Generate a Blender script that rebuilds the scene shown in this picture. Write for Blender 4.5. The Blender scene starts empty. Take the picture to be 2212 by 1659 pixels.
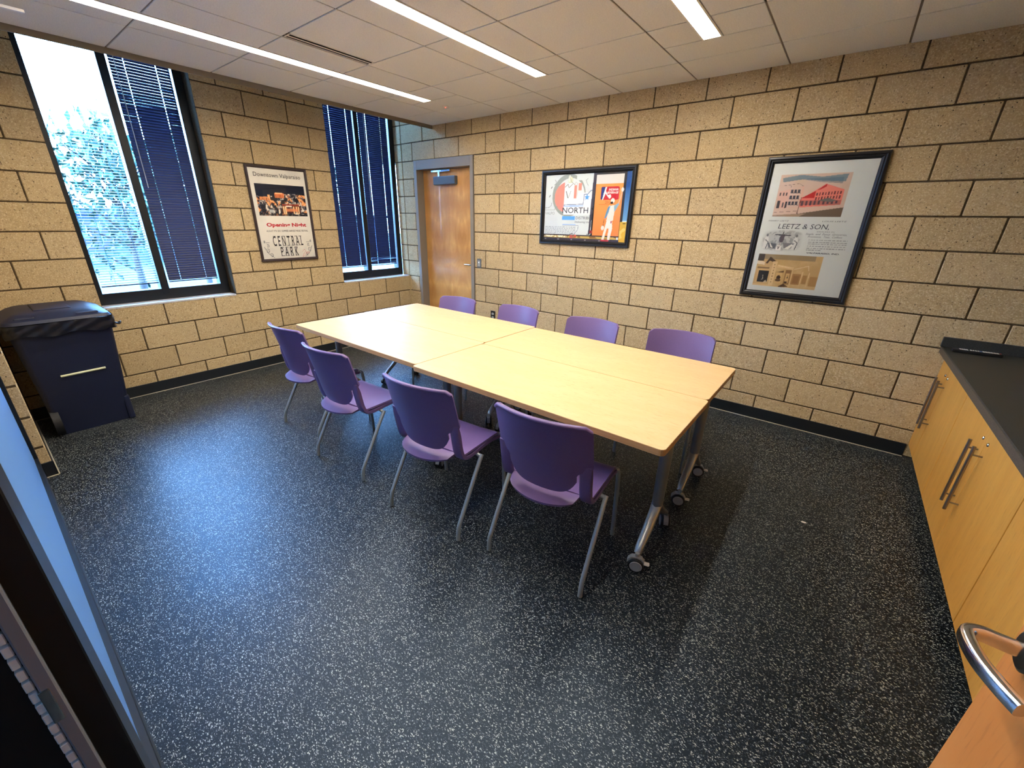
import bpy, bmesh, math, random
import numpy as np
from mathutils import Matrix, Vector, Euler
random.seed(7); RNG = np.random.RandomState(5)
PI = math.pi
scn = bpy.context.scene
COL = scn.collection

# ------------------------------------------------------------------ camera
cam = bpy.data.cameras.new('camera'); camo = bpy.data.objects.new('camera', cam); COL.objects.link(camo)
R = [(0.78499266, 0.61928485, 0.01651675), (0.23924649, -0.27845553, -0.93017398), (-0.57144347, 0.73413132, -0.36674727)]
M = Matrix.Identity(4)
for i in range(3):
    M[i][0] = R[0][i]; M[i][1] = -R[1][i]; M[i][2] = -R[2][i]
M[0][3], M[1][3], M[2][3] = 4.7856709, -3.87246165, 1.55940548
camo.matrix_world = M
cam.sensor_fit = 'HORIZONTAL'; cam.sensor_width = 36.0
cam.lens = 891.334853 / 2212 * 36.0
cam.shift_x = (1106 - 1093.79001) / 2212; cam.shift_y = (827.288035 - 829.5) / 2212
cam.clip_start = 0.02; cam.clip_end = 200
scn.camera = camo

# ------------------------------------------------------------------ world, light, exposure
SKY_COL = (0.20, 0.48, 1.0); SKY_STR = 26.0
LAMP_COL = (1.0, 0.91, 0.80); LAMP_STR = 25.0
w = bpy.data.worlds.new('sky'); scn.world = w; w.use_nodes = True
bg = w.node_tree.nodes['Background']; bg.inputs[0].default_value = (*SKY_COL, 1); bg.inputs[1].default_value = SKY_STR
scn.view_settings.view_transform = 'Standard'; scn.view_settings.look = 'None'
scn.view_settings.gamma = 1.0; scn.view_settings.use_curve_mapping = False
scn.view_settings.exposure = 1.58
sl = bpy.data.lights.new('sun', 'SUN'); slo = bpy.data.objects.new('sun', sl); COL.objects.link(slo)
sl.energy = 10.0; sl.color = (0.45, 0.7, 1.0); sl.angle = math.radians(9)
slo.rotation_euler = Vector((0.70, 1.78, -0.385)).to_track_quat('-Z', 'Y').to_euler()

# ------------------------------------------------------------------ helpers
def s2l(c):
    return tuple(((v/255)/12.92 if v/255 <= 0.04045 else ((v/255+0.055)/1.055)**2.4) for v in c)

def tag(o, label=None, cat=None, group=None, kind=None):
    if label: o['label'] = label
    if cat: o['category'] = cat
    if group: o['group'] = group
    if kind: o['kind'] = kind
    return o

def empty(name, loc=(0, 0, 0), rot=(0, 0, 0), label=None, cat=None, group=None, kind=None):
    o = bpy.data.objects.new(name, None); COL.objects.link(o)
    o.location = loc; o.rotation_euler = rot; o.empty_display_size = 0.05
    return tag(o, label, cat, group, kind)

def link(name, mesh, parent=None, loc=None):
    o = bpy.data.objects.new(name, mesh); COL.objects.link(o)
    if parent: o.parent = parent
    if loc: o.location = loc
    return o

class MB:
    """collects shapes into one mesh"""
    def __init__(s): s.v = []; s.f = []; s.sm = []
    def add(s, vs, fs, smooth=False):
        b = len(s.v); s.v += [tuple(q) for q in vs]
        s.f += [tuple(b+i for i in f) for f in fs]; s.sm += [smooth]*len(fs); return s
    def box(s, a, b, ch=0.0):
        x0, y0, z0 = [min(p, q) for p, q in zip(a, b)]; x1, y1, z1 = [max(p, q) for p, q in zip(a, b)]
        if ch <= 0:
            return s.add([(x0,y0,z0),(x1,y0,z0),(x1,y1,z0),(x0,y1,z0),(x0,y0,z1),(x1,y0,z1),(x1,y1,z1),(x0,y1,z1)],
                  [(0,3,2,1),(4,5,6,7),(0,1,5,4),(1,2,6,5),(2,3,7,6),(3,0,4,7)])
        bm = bmesh.new(); bmesh.ops.create_cube(bm, size=1)
        for v in bm.verts:
            v.co = ((x0+x1)/2+v.co.x*(x1-x0), (y0+y1)/2+v.co.y*(y1-y0), (z0+z1)/2+v.co.z*(z1-z0))
        bmesh.ops.bevel(bm, geom=bm.edges[:], offset=ch, segments=1 if ch < 0.004 else 2, affect='EDGES', profile=0.6)
        bm.verts.ensure_lookup_table()
        s.add([v.co[:] for v in bm.verts], [[v.index for v in f.verts] for f in bm.faces], False); bm.free(); return s
    def tube(s, pts, r, n=10, cap=True, smooth=True):
        pts = [Vector(p) for p in pts]; rr = r if isinstance(r, (list, tuple)) else [r]*len(pts)
        rings = []; up = None
        for i, p in enumerate(pts):
            if i == 0: t = pts[1]-p
            elif i == len(pts)-1: t = p-pts[i-1]
            else: t = (pts[i+1]-p).normalized()+(p-pts[i-1]).normalized()
            t.normalize()
            if up is None:
                up = Vector((0, 0, 1)) if abs(t.z) < 0.9 else Vector((1, 0, 0))
            a = (up - t*up.dot(t)).normalized(); b = t.cross(a); up = a
            rings.append([p + (a*math.cos(2*PI*k/n)+b*math.sin(2*PI*k/n))*rr[i] for k in range(n)])
        vs = [q for g in rings for q in g]; fs = []
        for i in range(len(rings)-1):
            for k in range(n):
                fs.append((i*n+k, i*n+(k+1) % n, (i+1)*n+(k+1) % n, (i+1)*n+k))
        s.add(vs, fs, smooth)
        if cap:
            s.add(rings[0], [tuple(range(n))[::-1]]); s.add(rings[-1], [tuple(range(n))])
        return s
    def cyl(s, a, b, r, n=20): return s.tube([a, b], r, n)
    def prism(s, poly, z0, z1, f=lambda p: p):
        n = len(poly)
        vs = [f((x, y, z0)) for x, y in poly]+[f((x, y, z1)) for x, y in poly]
        return s.add(vs, [tuple(range(n))[::-1], tuple(range(n, 2*n))]+[(i, (i+1) % n, n+(i+1) % n, n+i) for i in range(n)])
    def mesh(s, name, mat=None):
        me = bpy.data.meshes.new(name); me.from_pydata(s.v, [], s.f); me.update()
        for p, q in zip(me.polygons, s.sm): p.use_smooth = q
        if mat: me.materials.append(mat)
        return me
    def obj(s, name, mat, parent=None, loc=None): return link(name, s.mesh(name, mat), parent, loc)

def smooth_path(pts, n=5):
    """Catmull-Rom"""
    P = [Vector(p) for p in pts]; P = [P[0]*2-P[1]]+P+[P[-1]*2-P[-2]]; out = []
    for i in range(1, len(P)-2):
        for k in range(n):
            t = k/n; a, b, c, d = P[i-1], P[i], P[i+1], P[i+2]
            out.append(0.5*((2*b)+(c-a)*t+(2*a-5*b+4*c-d)*t*t+(3*b-a-3*c+d)*t**3))
    out.append(P[-2]); return out

def rounded_rect(x0, y0, x1, y1, r, n=5):
    o = []
    for cx, cy, a in ((x1-r, y1-r, 0), (x0+r, y1-r, 90), (x0+r, y0+r, 180), (x1-r, y0+r, 270)):
        for k in range(n+1):
            t = math.radians(a+90*k/n); o.append((cx+r*math.cos(t), cy+r*math.sin(t)))
    return o

# ------------------------------------------------------------------ materials
def mat(name, col, rough=0.5, metal=0.0, spec=0.5, coat=0.0):
    m = bpy.data.materials.new(name); m.use_nodes = True
    b = m.node_tree.nodes['Principled BSDF']
    b.inputs['Base Color'].default_value = (*col, 1); b.inputs['Roughness'].default_value = rough
    b.inputs['Metallic'].default_value = metal; b.inputs['Specular IOR Level'].default_value = spec
    b.inputs['Coat Weight'].default_value = coat
    return m
class NT:
    def __init__(s, m): s.t = m.node_tree; s.b = s.t.nodes['Principled BSDF']
    def n(s, typ, **kw):
        x = s.t.nodes.new(typ)
        for k, v in kw.items():
            if k.startswith('i_'):
                x.inputs[k[2:].replace('_', ' ')].default_value = v
            else: setattr(x, k, v)
        return x
    def l(s, a, b): s.t.links.new(a, b)
    def coords(s, scale=(1, 1, 1), out='Object', loc=None):
        tc = s.n('ShaderNodeTexCoord'); mp = s.n('ShaderNodeMapping'); s.l(tc.outputs[out], mp.inputs[0])
        mp.inputs['Scale'].default_value = scale
        if loc is not None: s.l(loc, mp.inputs['Location'])
        return mp.outputs[0]
    def ramp(s, src, stops, interp='LINEAR'):
        r = s.n('ShaderNodeValToRGB'); r.color_ramp.interpolation = interp
        e = r.color_ramp.elements
        while len(e) < len(stops): e.new(0.5)
        for q, (p, c) in zip(e, stops): q.position = p; q.color = (*c, 1) if len(c) == 3 else c
        s.l(src, r.inputs[0]); return r.outputs[0]
    def mix(s, fac, a, b, mode='MIX'):
        x = s.n('ShaderNodeMix', data_type='RGBA', blend_type=mode)
        for inp, v in ((x.inputs[0], fac), (x.inputs[6], a), (x.inputs[7], b)):
            if hasattr(v, 'links') or hasattr(v, 'is_output') and not isinstance(v, (int, float, tuple)): s.l(v, inp)
            else: inp.default_value = v if isinstance(v, (int, float)) else (*v, 1)
        return x.outputs[2]
    def noise(s, vec, scale, detail=3, rough=0.5):
        x = s.n('ShaderNodeTexNoise'); s.l(vec, x.inputs['Vector'])
        x.inputs['Scale'].default_value = scale; x.inputs['Detail'].default_value = detail; x.inputs['Roughness'].default_value = rough
        return x
    def bump(s, h, strength=0.3, dist=0.002):
        b = s.n('ShaderNodeBump'); b.inputs['Strength'].default_value = strength; b.inputs['Distance'].default_value = dist
        s.l(h, b.inputs['Height']); s.l(b.outputs[0], s.b.inputs['Normal'])

def block_material():
    m = mat('ground_face_block', (0.4, 0.3, 0.18), 0.85, spec=0.25); t = NT(m)
    oi = t.n('ShaderNodeObjectInfo')
    rv = t.n('ShaderNodeVectorMath', operation='SCALE'); cb = t.n('ShaderNodeCombineXYZ')
    for i in range(3): t.l(oi.outputs['Random'], cb.inputs[i])
    t.l(cb.outputs[0], rv.inputs[0]); rv.inputs['Scale'].default_value = 37.0
    v = t.coords(loc=rv.outputs[0])
    base = t.ramp(oi.outputs['Random'], [(0, s2l((176, 152, 110))), (0.35, s2l((184, 160, 116))), (0.7, s2l((192, 168, 124))), (1, s2l((178, 156, 118)))])
    n1 = t.noise(v, 22, 4, 0.6)
    c = t.mix(t.ramp(n1.outputs[0], [(0.3, (0, 0, 0)), (0.75, (0.5, 0.5, 0.5))]), base, s2l((158, 134, 96)))
    n2 = t.noise(v, 130, 4, 0.7)
    c = t.mix(t.ramp(n2.outputs[0], [(0.50, (0, 0, 0)), (0.66, (0.8,)*3)]), c, s2l((222, 204, 164)))
    n3 = t.noise(v, 85, 4, 0.75)
    pit = t.ramp(n3.outputs[0], [(0.33, (1, 1, 1)), (0.41, (0, 0, 0))])
    c = t.mix(pit, c, s2l((92, 70, 46)))
    vo = t.n('ShaderNodeTexVoronoi'); t.l(v, vo.inputs['Vector']); vo.inputs['Scale'].default_value = 46
    wn = t.n('ShaderNodeTexWhiteNoise'); t.l(vo.outputs['Position'], wn.inputs[0])
    sel = t.ramp(wn.outputs[0], [(0.22, (1, 1, 1)), (0.24, (0, 0, 0))], 'LINEAR')
    dd = t.ramp(vo.outputs['Distance'], [(0.10, (1, 1, 1)), (0.19, (0, 0, 0))])
    c = t.mix(t.mix(1.0, sel, dd, 'MULTIPLY'), c, s2l((50, 38, 26)))
    t.l(c, t.b.inputs['Base Color'])
    t.bump(n2.outputs[0], 0.35, 0.002)
    return m

def floor_material():
    m = mat('speckled_rubber', (0.01, 0.01, 0.012), 0.38, spec=0.36); t = NT(m); t.b.inputs['Specular Tint'].default_value = (0.55, 0.75, 1.0, 1)
    v = t.coords((1, 1, 1))
    nw = t.noise(v, 120, 2); vv = t.n('ShaderNodeVectorMath', operation='MULTIPLY_ADD')
    t.l(nw.outputs[1], vv.inputs[0]); vv.inputs[1].default_value = (0.012, 0.012, 0.0); t.l(v, vv.inputs[2])
    mp = t.n('ShaderNodeMapping'); t.l(vv.outputs[0], mp.inputs[0]); mp.inputs['Rotation'].default_value = (0, 0, 0.5); mp.inputs['Scale'].default_value = (0.48, 1.25, 0.01)
    col = None
    for i, (sc, thr, p, cc) in enumerate(((300, 0.30, 0.17, s2l((178, 182, 174))), (430, 0.30, 0.24, s2l((84, 92, 98))), (190, 0.27, 0.05, s2l((166, 170, 158))))):
        vo = t.n('ShaderNodeTexVoronoi', voronoi_dimensions='2D'); t.l(mp.outputs[0], vo.inputs['Vector']); vo.inputs['Scale'].default_value = sc
        wn = t.n('ShaderNodeTexWhiteNoise', noise_dimensions='2D'); t.l(vo.outputs['Position'], wn.inputs[0])
        sel = t.ramp(wn.outputs[0], [(p, (1, 1, 1)), (p+0.01, (0, 0, 0))])
        dd = t.ramp(vo.outputs['Distance'], [(thr, (1, 1, 1)), (thr+0.06, (0, 0, 0))])
        k = t.mix(1.0, sel, dd, 'MULTIPLY')
        col = t.mix(k, col if col is not None else s2l((7, 10, 13)), cc)
    t.l(col, t.b.inputs['Base Color'])
    n = t.noise(v, 300, 2); t.bump(n.outputs[0], 0.25, 0.001)
    n5 = t.noise(v, 1.3, 3)
    t.l(t.ramp(n5.outputs[0], [(0.3, (0.36,)*3), (0.7, (0.46,)*3)]), t.b.inputs['Roughness'])
    return m

def maple(name, light, dark, scale=(1, 12, 12), rough=0.38, axis_scale=None, coat=0.0):
    m = mat(name, light, rough, coat=coat); t = NT(m)
    v = t.coords(scale)
    a = t.noise(v, 2.2, 5, 0.6); b = t.noise(v, 14, 3, 0.6)
    c = t.mix(t.ramp(a.outputs[0], [(0.35, (0, 0, 0)), (0.7, (0.6,)*3)]), light, dark)
    c = t.mix(t.ramp(b.outputs[0], [(0.56, (0, 0, 0)), (0.68, (0.4,)*3)]), c, tuple(x*0.72 for x in dark))
    t.l(c, t.b.inputs['Base Color']); return m

def veneer_door():
    m = mat('birch_veneer', (0.6, 0.35, 0.12), 0.35, coat=0.15); t = NT(m)
    tc = t.n('ShaderNodeTexCoord'); sx = t.n('ShaderNodeSeparateXYZ'); t.l(tc.outputs['Object'], sx.inputs[0])
    # book matched leaves 0.42 m wide: fold x
    f = t.n('ShaderNodeMath', operation='PINGPONG'); f.inputs[1].default_value = 0.21
    ad = t.n('ShaderNodeMath', operation='ADD'); ad.inputs[1].default_value = 0.42*4+0.0
    t.l(sx.outputs[0], ad.inputs[0]); t.l(ad.outputs[0], f.inputs[0])
    cb = t.n('ShaderNodeCombineXYZ'); t.l(f.outputs[0], cb.inputs[0]); t.l(sx.outputs[2], cb.inputs[2])
    mp = t.n('ShaderNodeMapping'); mp.inputs['Scale'].default_value = (3.2, 1, 1.1); t.l(cb.outputs[0], mp.inputs[0])
    a = t.noise(mp.outputs[0], 1.9, 4, 0.62); a.inputs['Distortion'].default_value = 0.9
    w = t.n('ShaderNodeTexWave'); t.l(mp.outputs[0], w.inputs[0]); w.inputs['Scale'].default_value = 0.5; w.inputs['Distortion'].default_value = 6.0; w.inputs['Detail'].default_value = 1.5; w.inputs['Detail Scale'].default_value = 0.8
    w.bands_direction = 'Z'
    c = t.mix(t.ramp(a.outputs[0], [(0.35, (0, 0, 0)), (0.68, (1, 1, 1))]), s2l((232, 180, 108)), s2l((196, 136, 66)))
    c = t.mix(t.ramp(w.outputs[0], [(0.0, (0.35,)*3), (0.5, (0, 0, 0)), (1, (0.3,)*3)]), c, s2l((150, 94, 40)))
    gt = t.n('ShaderNodeMath', operation='LESS_THAN'); gt.inputs[1].default_value = 0.0; t.l(sx.outputs[0], gt.inputs[0])
    mul = t.n('ShaderNodeMath', operation='MULTIPLY'); mul.inputs[1].default_value = 0.22; t.l(gt.outputs[0], mul.inputs[0])
    c = t.mix(mul.outputs[0], c, s2l((166, 112, 52)))
    t.l(c, t.b.inputs['Base Color']); return m

def tile_material():
    m = mat('mineral_fibre_tile', (0.6, 0.56, 0.5), 0.95, spec=0.1); t = NT(m)
    v = t.coords(out='Generated'); v = t.coords()
    n = t.noise(v, 160, 4, 0.7)
    c = t.mix(t.ramp(n.outputs[0], [(0.35, (0, 0, 0)), (0.65, (1, 1, 1))]), s2l((210, 210, 206)), s2l((230, 230, 226)))
    t.l(c, t.b.inputs['Base Color']); t.bump(n.outputs[0], 0.2, 0.001); return m

def noisy(name, c1, c2, scale, rough, metal=0.0, spec=0.5, bump=0.0):
    m = mat(name, c1, rough, metal, spec); t = NT(m); v = t.coords(); n = t.noise(v, scale, 3, 0.6)
    t.l(t.mix(t.ramp(n.outputs[0], [(0.35, (0, 0, 0)), (0.65, (1, 1, 1))]), c1, c2), t.b.inputs['Base Color'])
    if bump: t.bump(n.outputs[0], bump, 0.001)
    return m

def glass_material(name='window_glass', tint=(1, 1, 1), ior=1.45):
    m = bpy.data.materials.new(name); m.use_nodes = True; t = m.node_tree
    t.nodes.remove(t.nodes['Principled BSDF']); out = t.nodes['Material Output']
    tr = t.nodes.new('ShaderNodeBsdfTransparent'); tr.inputs[0].default_value = (*tint, 1)
    gl = t.nodes.new('ShaderNodeBsdfGlossy'); gl.inputs['Roughness'].default_value = 0.01
    fr = t.nodes.new('ShaderNodeFresnel'); fr.inputs[0].default_value = ior
    mx = t.nodes.new('ShaderNodeMixShader')
    t.links.new(fr.outputs[0], mx.inputs[0]); t.links.new(tr.outputs[0], mx.inputs[1]); t.links.new(gl.outputs[0], mx.inputs[2])
    t.links.new(mx.outputs[0], out.inputs[0]); return m

def emit(name, col, s):
    m = bpy.data.materials.new(name); m.use_nodes = True; t = m.node_tree
    b = t.nodes['Principled BSDF']; b.inputs['Emission Color'].default_value = (*col, 1); b.inputs['Emission Strength'].default_value = s
    b.inputs['Base Color'].default_value = (0.8, 0.8, 0.8, 1); return m

def print_material():
    m = mat('printed_paper', (1, 1, 1), 0.6, spec=0.2); t = NT(m)
    a = t.n('ShaderNodeAttribute'); a.attribute_name = 'ink'; t.l(a.outputs['Color'], t.b.inputs['Base Color']); return m

BLOCK = block_material()
MORTAR = noisy('dark_mortar', s2l((88, 74, 54)), s2l((66, 54, 40)), 60, 0.95, spec=0.1)
FLOORM = floor_material()
TILE = tile_material()
TBAR = mat('ceiling_grid_grey', s2l((128, 118, 108)), 0.7)
MAPLE = maple('maple_laminate', s2l((208, 176, 128)), s2l((198, 164, 112)), (2.0, 7, 7), 0.42)
MAPLE_EDGE = maple('maple_edge_band', s2l((190, 148, 98)), s2l((160, 118, 74)), (2, 20, 60), 0.5)
MAPLE_CAB = maple('maple_cabinet', s2l((212, 156, 72)), s2l((192, 134, 54)), (9, 9, 1.0), 0.42)
BIRCH = veneer_door()
ORANGE_DOOR = maple('entry_door_veneer', s2l((198, 128, 64)), s2l((184, 112, 50)), (9, 9, 1.0), 0.5)
PURPLE = noisy('purple_polypropylene', s2l((100, 78, 120)), s2l((106, 84, 126)), 260, 0.42, spec=0.45, bump=0.05)
STEEL = noisy('silver_powder_coat', s2l((150, 156, 154)), s2l((162, 168, 166)), 300, 0.35, 0.55)
CASTAL = mat('cast_aluminium', s2l((176, 178, 174)), 0.36, 0.85)
COLUMN = mat('grey_table_column', s2l((134, 136, 136)), 0.4, 0.5)
CHROME = mat('satin_chrome', s2l((225, 225, 225)), 0.16, 1.0)
NICKEL = mat('brushed_nickel', s2l((150, 140, 130)), 0.32, 0.9)
DARKMET = mat('dark_bronze_frame', s2l((28, 32, 36)), 0.38, 0.4)
SLAT = mat('navy_blind_slat', s2l((20, 32, 72)), 0.45, 0.0, 0.35)
CORD = mat('blind_cord', s2l((50, 60, 84)), 0.6)
WAND = mat('clear_wand', s2l((170, 180, 190)), 0.2)
SILL = noisy('stone_sill', s2l((186, 186, 186)), s2l((206, 206, 204)), 40, 0.5)
BASE = mat('black_vinyl_base', s2l((24, 28, 32)), 0.35)
BEAD = mat('floor_sealant_line', s2l((168, 160, 140)), 0.7)
FRAME_TAUPE = mat('taupe_door_frame', s2l((132, 124, 112)), 0.5)
CLOSER = mat('grey_closer_cover', s2l((96, 104, 110)), 0.4, 0.3)
COUNTER = noisy('black_stone_laminate', s2l((56, 58, 56)), s2l((40, 42, 42)), 180, 0.45)
COUNTER_EDGE = noisy('worn_counter_edge', s2l((84, 76, 66)), s2l((64, 58, 52)), 120, 0.5)
BIN = noisy('navy_bin_plastic', s2l((14, 20, 44)), s2l((18, 26, 52)), 200, 0.5)
BAG = mat('black_bin_liner', s2l((14, 16, 24)), 0.32, spec=0.5)
BLACK = mat('black_rubber', s2l((14, 14, 16)), 0.6)
WHITE = mat('white_enamel', s2l((224, 220, 212)), 0.4)
GREYPL = mat('grey_plastic', s2l((150, 152, 150)), 0.45)
PFRAME = mat('black_wood_moulding', s2l((26, 27, 30)), 0.28)
PFRAME2 = mat('dark_brown_moulding', s2l((54, 42, 44)), 0.4)
PRINT = print_material()
GLASS = glass_material(ior=1.22)
PGLASS = glass_material('picture_glazing', (1, 1, 1), 1.3)
LIT_PANE = mat('pane_painted_daylight', s2l((120, 178, 240)), 0.45)  # light blue stands in for bright daylight showing in the screen's glass
LIT_PANE.node_tree.nodes['Principled BSDF'].inputs['Transmission Weight'].default_value = 0.4
LENS = emit('lamp_lens', LAMP_COL, LAMP_STR)
TRIMM = mat('ceiling_edge_trim', s2l((126, 116, 98)), 0.6)
CAULK = mat('tan_caulk', s2l((178, 158, 116)), 0.8)

H = 0.2032; J = 0.0048
# ------------------------------------------------------------------ setting: floor
ZC = 2.582
fl = MB().box((-0.14, -8, -0.15), (6.3, 0.4, 0)).obj('floor', FLOORM); tag(fl, kind='structure')

# ------------------------------------------------------------------ walls of ground-face blocks
_bm = {}
def block_mesh(w, h, d, axis):
    k = (round(w, 4), round(h, 4), round(d, 4), axis)
    if k not in _bm:
        # local box: width along wall, depth into the wall, origin at face centre
        g = MB()
        if axis == 'x': g.box((-w/2, 0, -h/2), (w/2, d, h/2), 0.0035)      # face towards -y
        elif axis == 'y': g.box((-d, -w/2, -h/2), (0, w/2, h/2), 0.0035)   # face towards +x
        elif axis == 'rx': g.box((0, -w/2, -h/2), (d, w/2, h/2), 0.0035)   # face towards -x
        elif axis == 'fx': g.box((-w/2, -d, -h/2), (w/2, 0, h/2), 0.0035)  # face towards +y
        _bm[k] = g.mesh('block', BLOCK)
    return _bm[k]

def lay(parent, axis, u0, u1, rows, parity, cuts, face, depth):
    """u in half-block units; cuts = list of (ua, ub, row0, row1) openings"""
    for r in range(*rows):
        segs = [(u0, u1)]
        for (a, b, r0, r1) in cuts:
            if r0 <= r < r1:
                ns = []
                for (s0, s1) in segs:
                    if b <= s0 or a >= s1: ns.append((s0, s1)); continue
                    if s0 < a: ns.append((s0, a))
                    if b < s1: ns.append((b, s1))
                segs = ns
        off = parity(r)
        for (s0, s1) in segs:
            js = [s0]+[j for j in range(math.ceil(s0)-2, math.ceil(s1)+2) if (j-off) % 2 == 0 and s0+0.12 < j < s1-0.12]+[s1]
            for a, b in zip(js[:-1], js[1:]):
                wd = (b-a)*H-2*J; c = (a+b)/2*H; z = (r+0.5)*H
                me = block_mesh(wd, H-2*J, depth, axis)
                jit = random.uniform(-0.0008, 0.0008)
                if axis in ('x', 'fx'): link('block', me, parent, (c, face+jit, z))
                else: link('block', me, parent, (face+jit, c, z))

R6 = 0.006
# wall_back: plane Y = 0
DX0, DX1, DZ = 0.2295, 1.2455, 11*H
mw = MB()
mw.box((0, R6, 0), (DX0-0.003, 0.19, DZ)); mw.box((DX1+0.003, R6, 0), (6.1, 0.19, DZ)); mw.box((-0.5, R6, DZ+0.003), (6.1, 0.19, 3.3))
mw.box((-0.14, R6, 4*H), (0, 0.19, DZ+0.01))
wall_back = mw.obj('wall_back', MORTAR); tag(wall_back, kind='structure')
lay(wall_back, 'x', 0, 29.9, (0, 13), lambda r: 0 if r % 2 == 0 else 1, [(DX0/H, DX1/H, 0, 11)], 0.0, 0.12)
lay(wall_back, 'x', -0.72, 0, (4, 15), lambda r: 0, [], 0.0, 0.12)
lay(wall_back, 'x', 0, 3, (13, 15), lambda r: 0 if r % 2 == 0 else 1, [], 0.0, 0.12)

# wall_left: plane X = 0
W1 = (-16, -11); W2 = (-5, 0)
ZT = 15*H
mw = MB()
mw.box((-0.25, -4.1, 0), (-R6, 0.19, 4*H-0.003))
mw.box((-0.25, -4.1, 4*H-0.01), (-R6, W1[0]*H-0.003, ZT)); mw.box((-0.25, W1[1]*H+0.003, 4*H-0.01), (-R6, W2[0]*H-0.003, ZT))
mw.box((-0.25, -4.1, ZT), (-R6, 0.19, 3.3))
wall_left = mw.obj('wall_left', MORTAR); tag(wall_left, kind='structure')
lay(wall_left, 'y', -19.06, 0, (0, 15), lambda r: 1 if r % 2 == 0 else 0, [(W1[0], W1[1], 4, 15), (W2[0], W2[1], 4, 15)], 0.0, 0.12)
# soldier strip above pocket
MB().box((-0.25, -4.1, 3.3), (6.3, 0.3, 3.4)).obj('roof_slab', BLOCK, wall_left)

# wall_front: pier with the doorway and glazed screen, plane Y = -3.876
PX = 1.157
mw = MB()
mw.box((0, -4.07, 0), (PX-R6, -3.876-R6, 3.3)); mw.box((PX-R6, -4.07, 2.25), (5.3, -3.876-R6, 3.3)); mw.box((5.262, -4.07, 0), (6.1, -3.876-R6, 3.3))
wall_front = mw.obj('wall_front', MORTAR); tag(wall_front, kind='structure')
lay(wall_front, 'fx', 0, PX/H, (0, 13), lambda r: 0 if r % 2 == 0 else 1, [], -3.876, 0.19)
lay(wall_front, 'fx', PX/H, 26, (11, 13), lambda r: 0 if r % 2 == 0 else 1, [], -3.876, 0.12)
lay(wall_front, 'fx', 25.95, 29.9, (0, 13), lambda r: 0 if r % 2 == 0 else 1, [], -3.876, 0.12)
# wall_right
mw = MB().box((6.09+R6, -4.07, 0), (6.28, 0.19, 3.3)); wall_right = mw.obj('wall_right', MORTAR); tag(wall_right, kind='structure')
def lay_right():
    for r in range(13):
        off = r % 2; js = [-19.0]+[j for j in range(-18, 0) if (j-off) % 2 == 0]+[0]
        for a, b in zip(js[:-1], js[1:]):
            me = block_mesh((b-a)*H-2*J, H-2*J, 0.12, 'rx'); link('block', me, wall_right, (6.08, (a+b)/2*H, (r+0.5)*H))
lay_right()

# baseboards with the pale bead where they meet the floor
def base(name, a, b, bead_a, bead_b):
    o = MB().box(a, b, 0.002).obj(name, BASE); tag(o, kind='structure')
    MB().box(bead_a, bead_b).obj('sealant_line', BEAD, o)
base('baseboard_left', (0.0012, -3.87, 0), (0.008, -0.004, 0.1), (0.008, -3.87, 0), (0.017, -0.004, 0.004))
base('baseboard_back', (1.25, -0.008, 0), (5.46, -0.0012, 0.1), (1.25, -0.017, 0), (5.46, -0.008, 0.004))
base('baseboard_corner', (0.008, -0.008, 0), (0.225, -0.0012, 0.1), (0.017, -0.017, 0), (0.225, -0.008, 0.004))
base('baseboard_front', (PX+0.001, -3.921, 0), (PX+0.008, -3.868, 0.1), (PX+0.008, -3.921, 0), (PX+0.017, -3.868, 0.004))
base('baseboard_pier', (0.01, -3.8745, 0), (PX+0.008, -3.868, 0.1), (0.01, -3.868, 0), (PX+0.008, -3.862, 0.004))
o = MB().box((0.0005, -0.010, 0.1), (0.012, -0.0005, 4*H)).obj('trim_1', CAULK); tag(o, kind='structure')

# ------------------------------------------------------------------ ceiling
gx = [0.60, 1.148, 1.754, 2.36, 2.966, 3.572, 4.178, 4.784, 5.39, 5.996, 6.08]
gy = [0.0, -0.45, -1.06, -1.67, -2.28, -2.89, -3.50, -3.876]
LX = (1.375, 2.648, 3.862); LW = 0.060; LY0, LY1 = -0.757, -3.55
bars = MB(); ZB = ZC+0.006
for x in gx[1:-1]:
    bars.box((x-0.012, -3.876, ZB), (x+0.012, 0, ZB+0.03))
bars.box((gx[0], -3.876, ZB), (gx[0]+0.012, 0, ZB+0.03))
for y in gy[1:-1]:
    xs = [gx[0]]
    for lx in LX:
        if y < LY0: xs += [lx-LW, lx+LW]
    xs.append(6.08)
    for a, b in zip(xs[::2], xs[1::2]): bars.box((a, y-0.012, ZB), (b, y+0.012, ZB+0.028))
for lx in LX:
    i = max(k for k in range(len(gx)) if gx[k] < lx)
    bars.box((gx[i], LY0-0.006, ZB), (gx[i+1], LY0+0.006, ZB+0.028))
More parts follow.
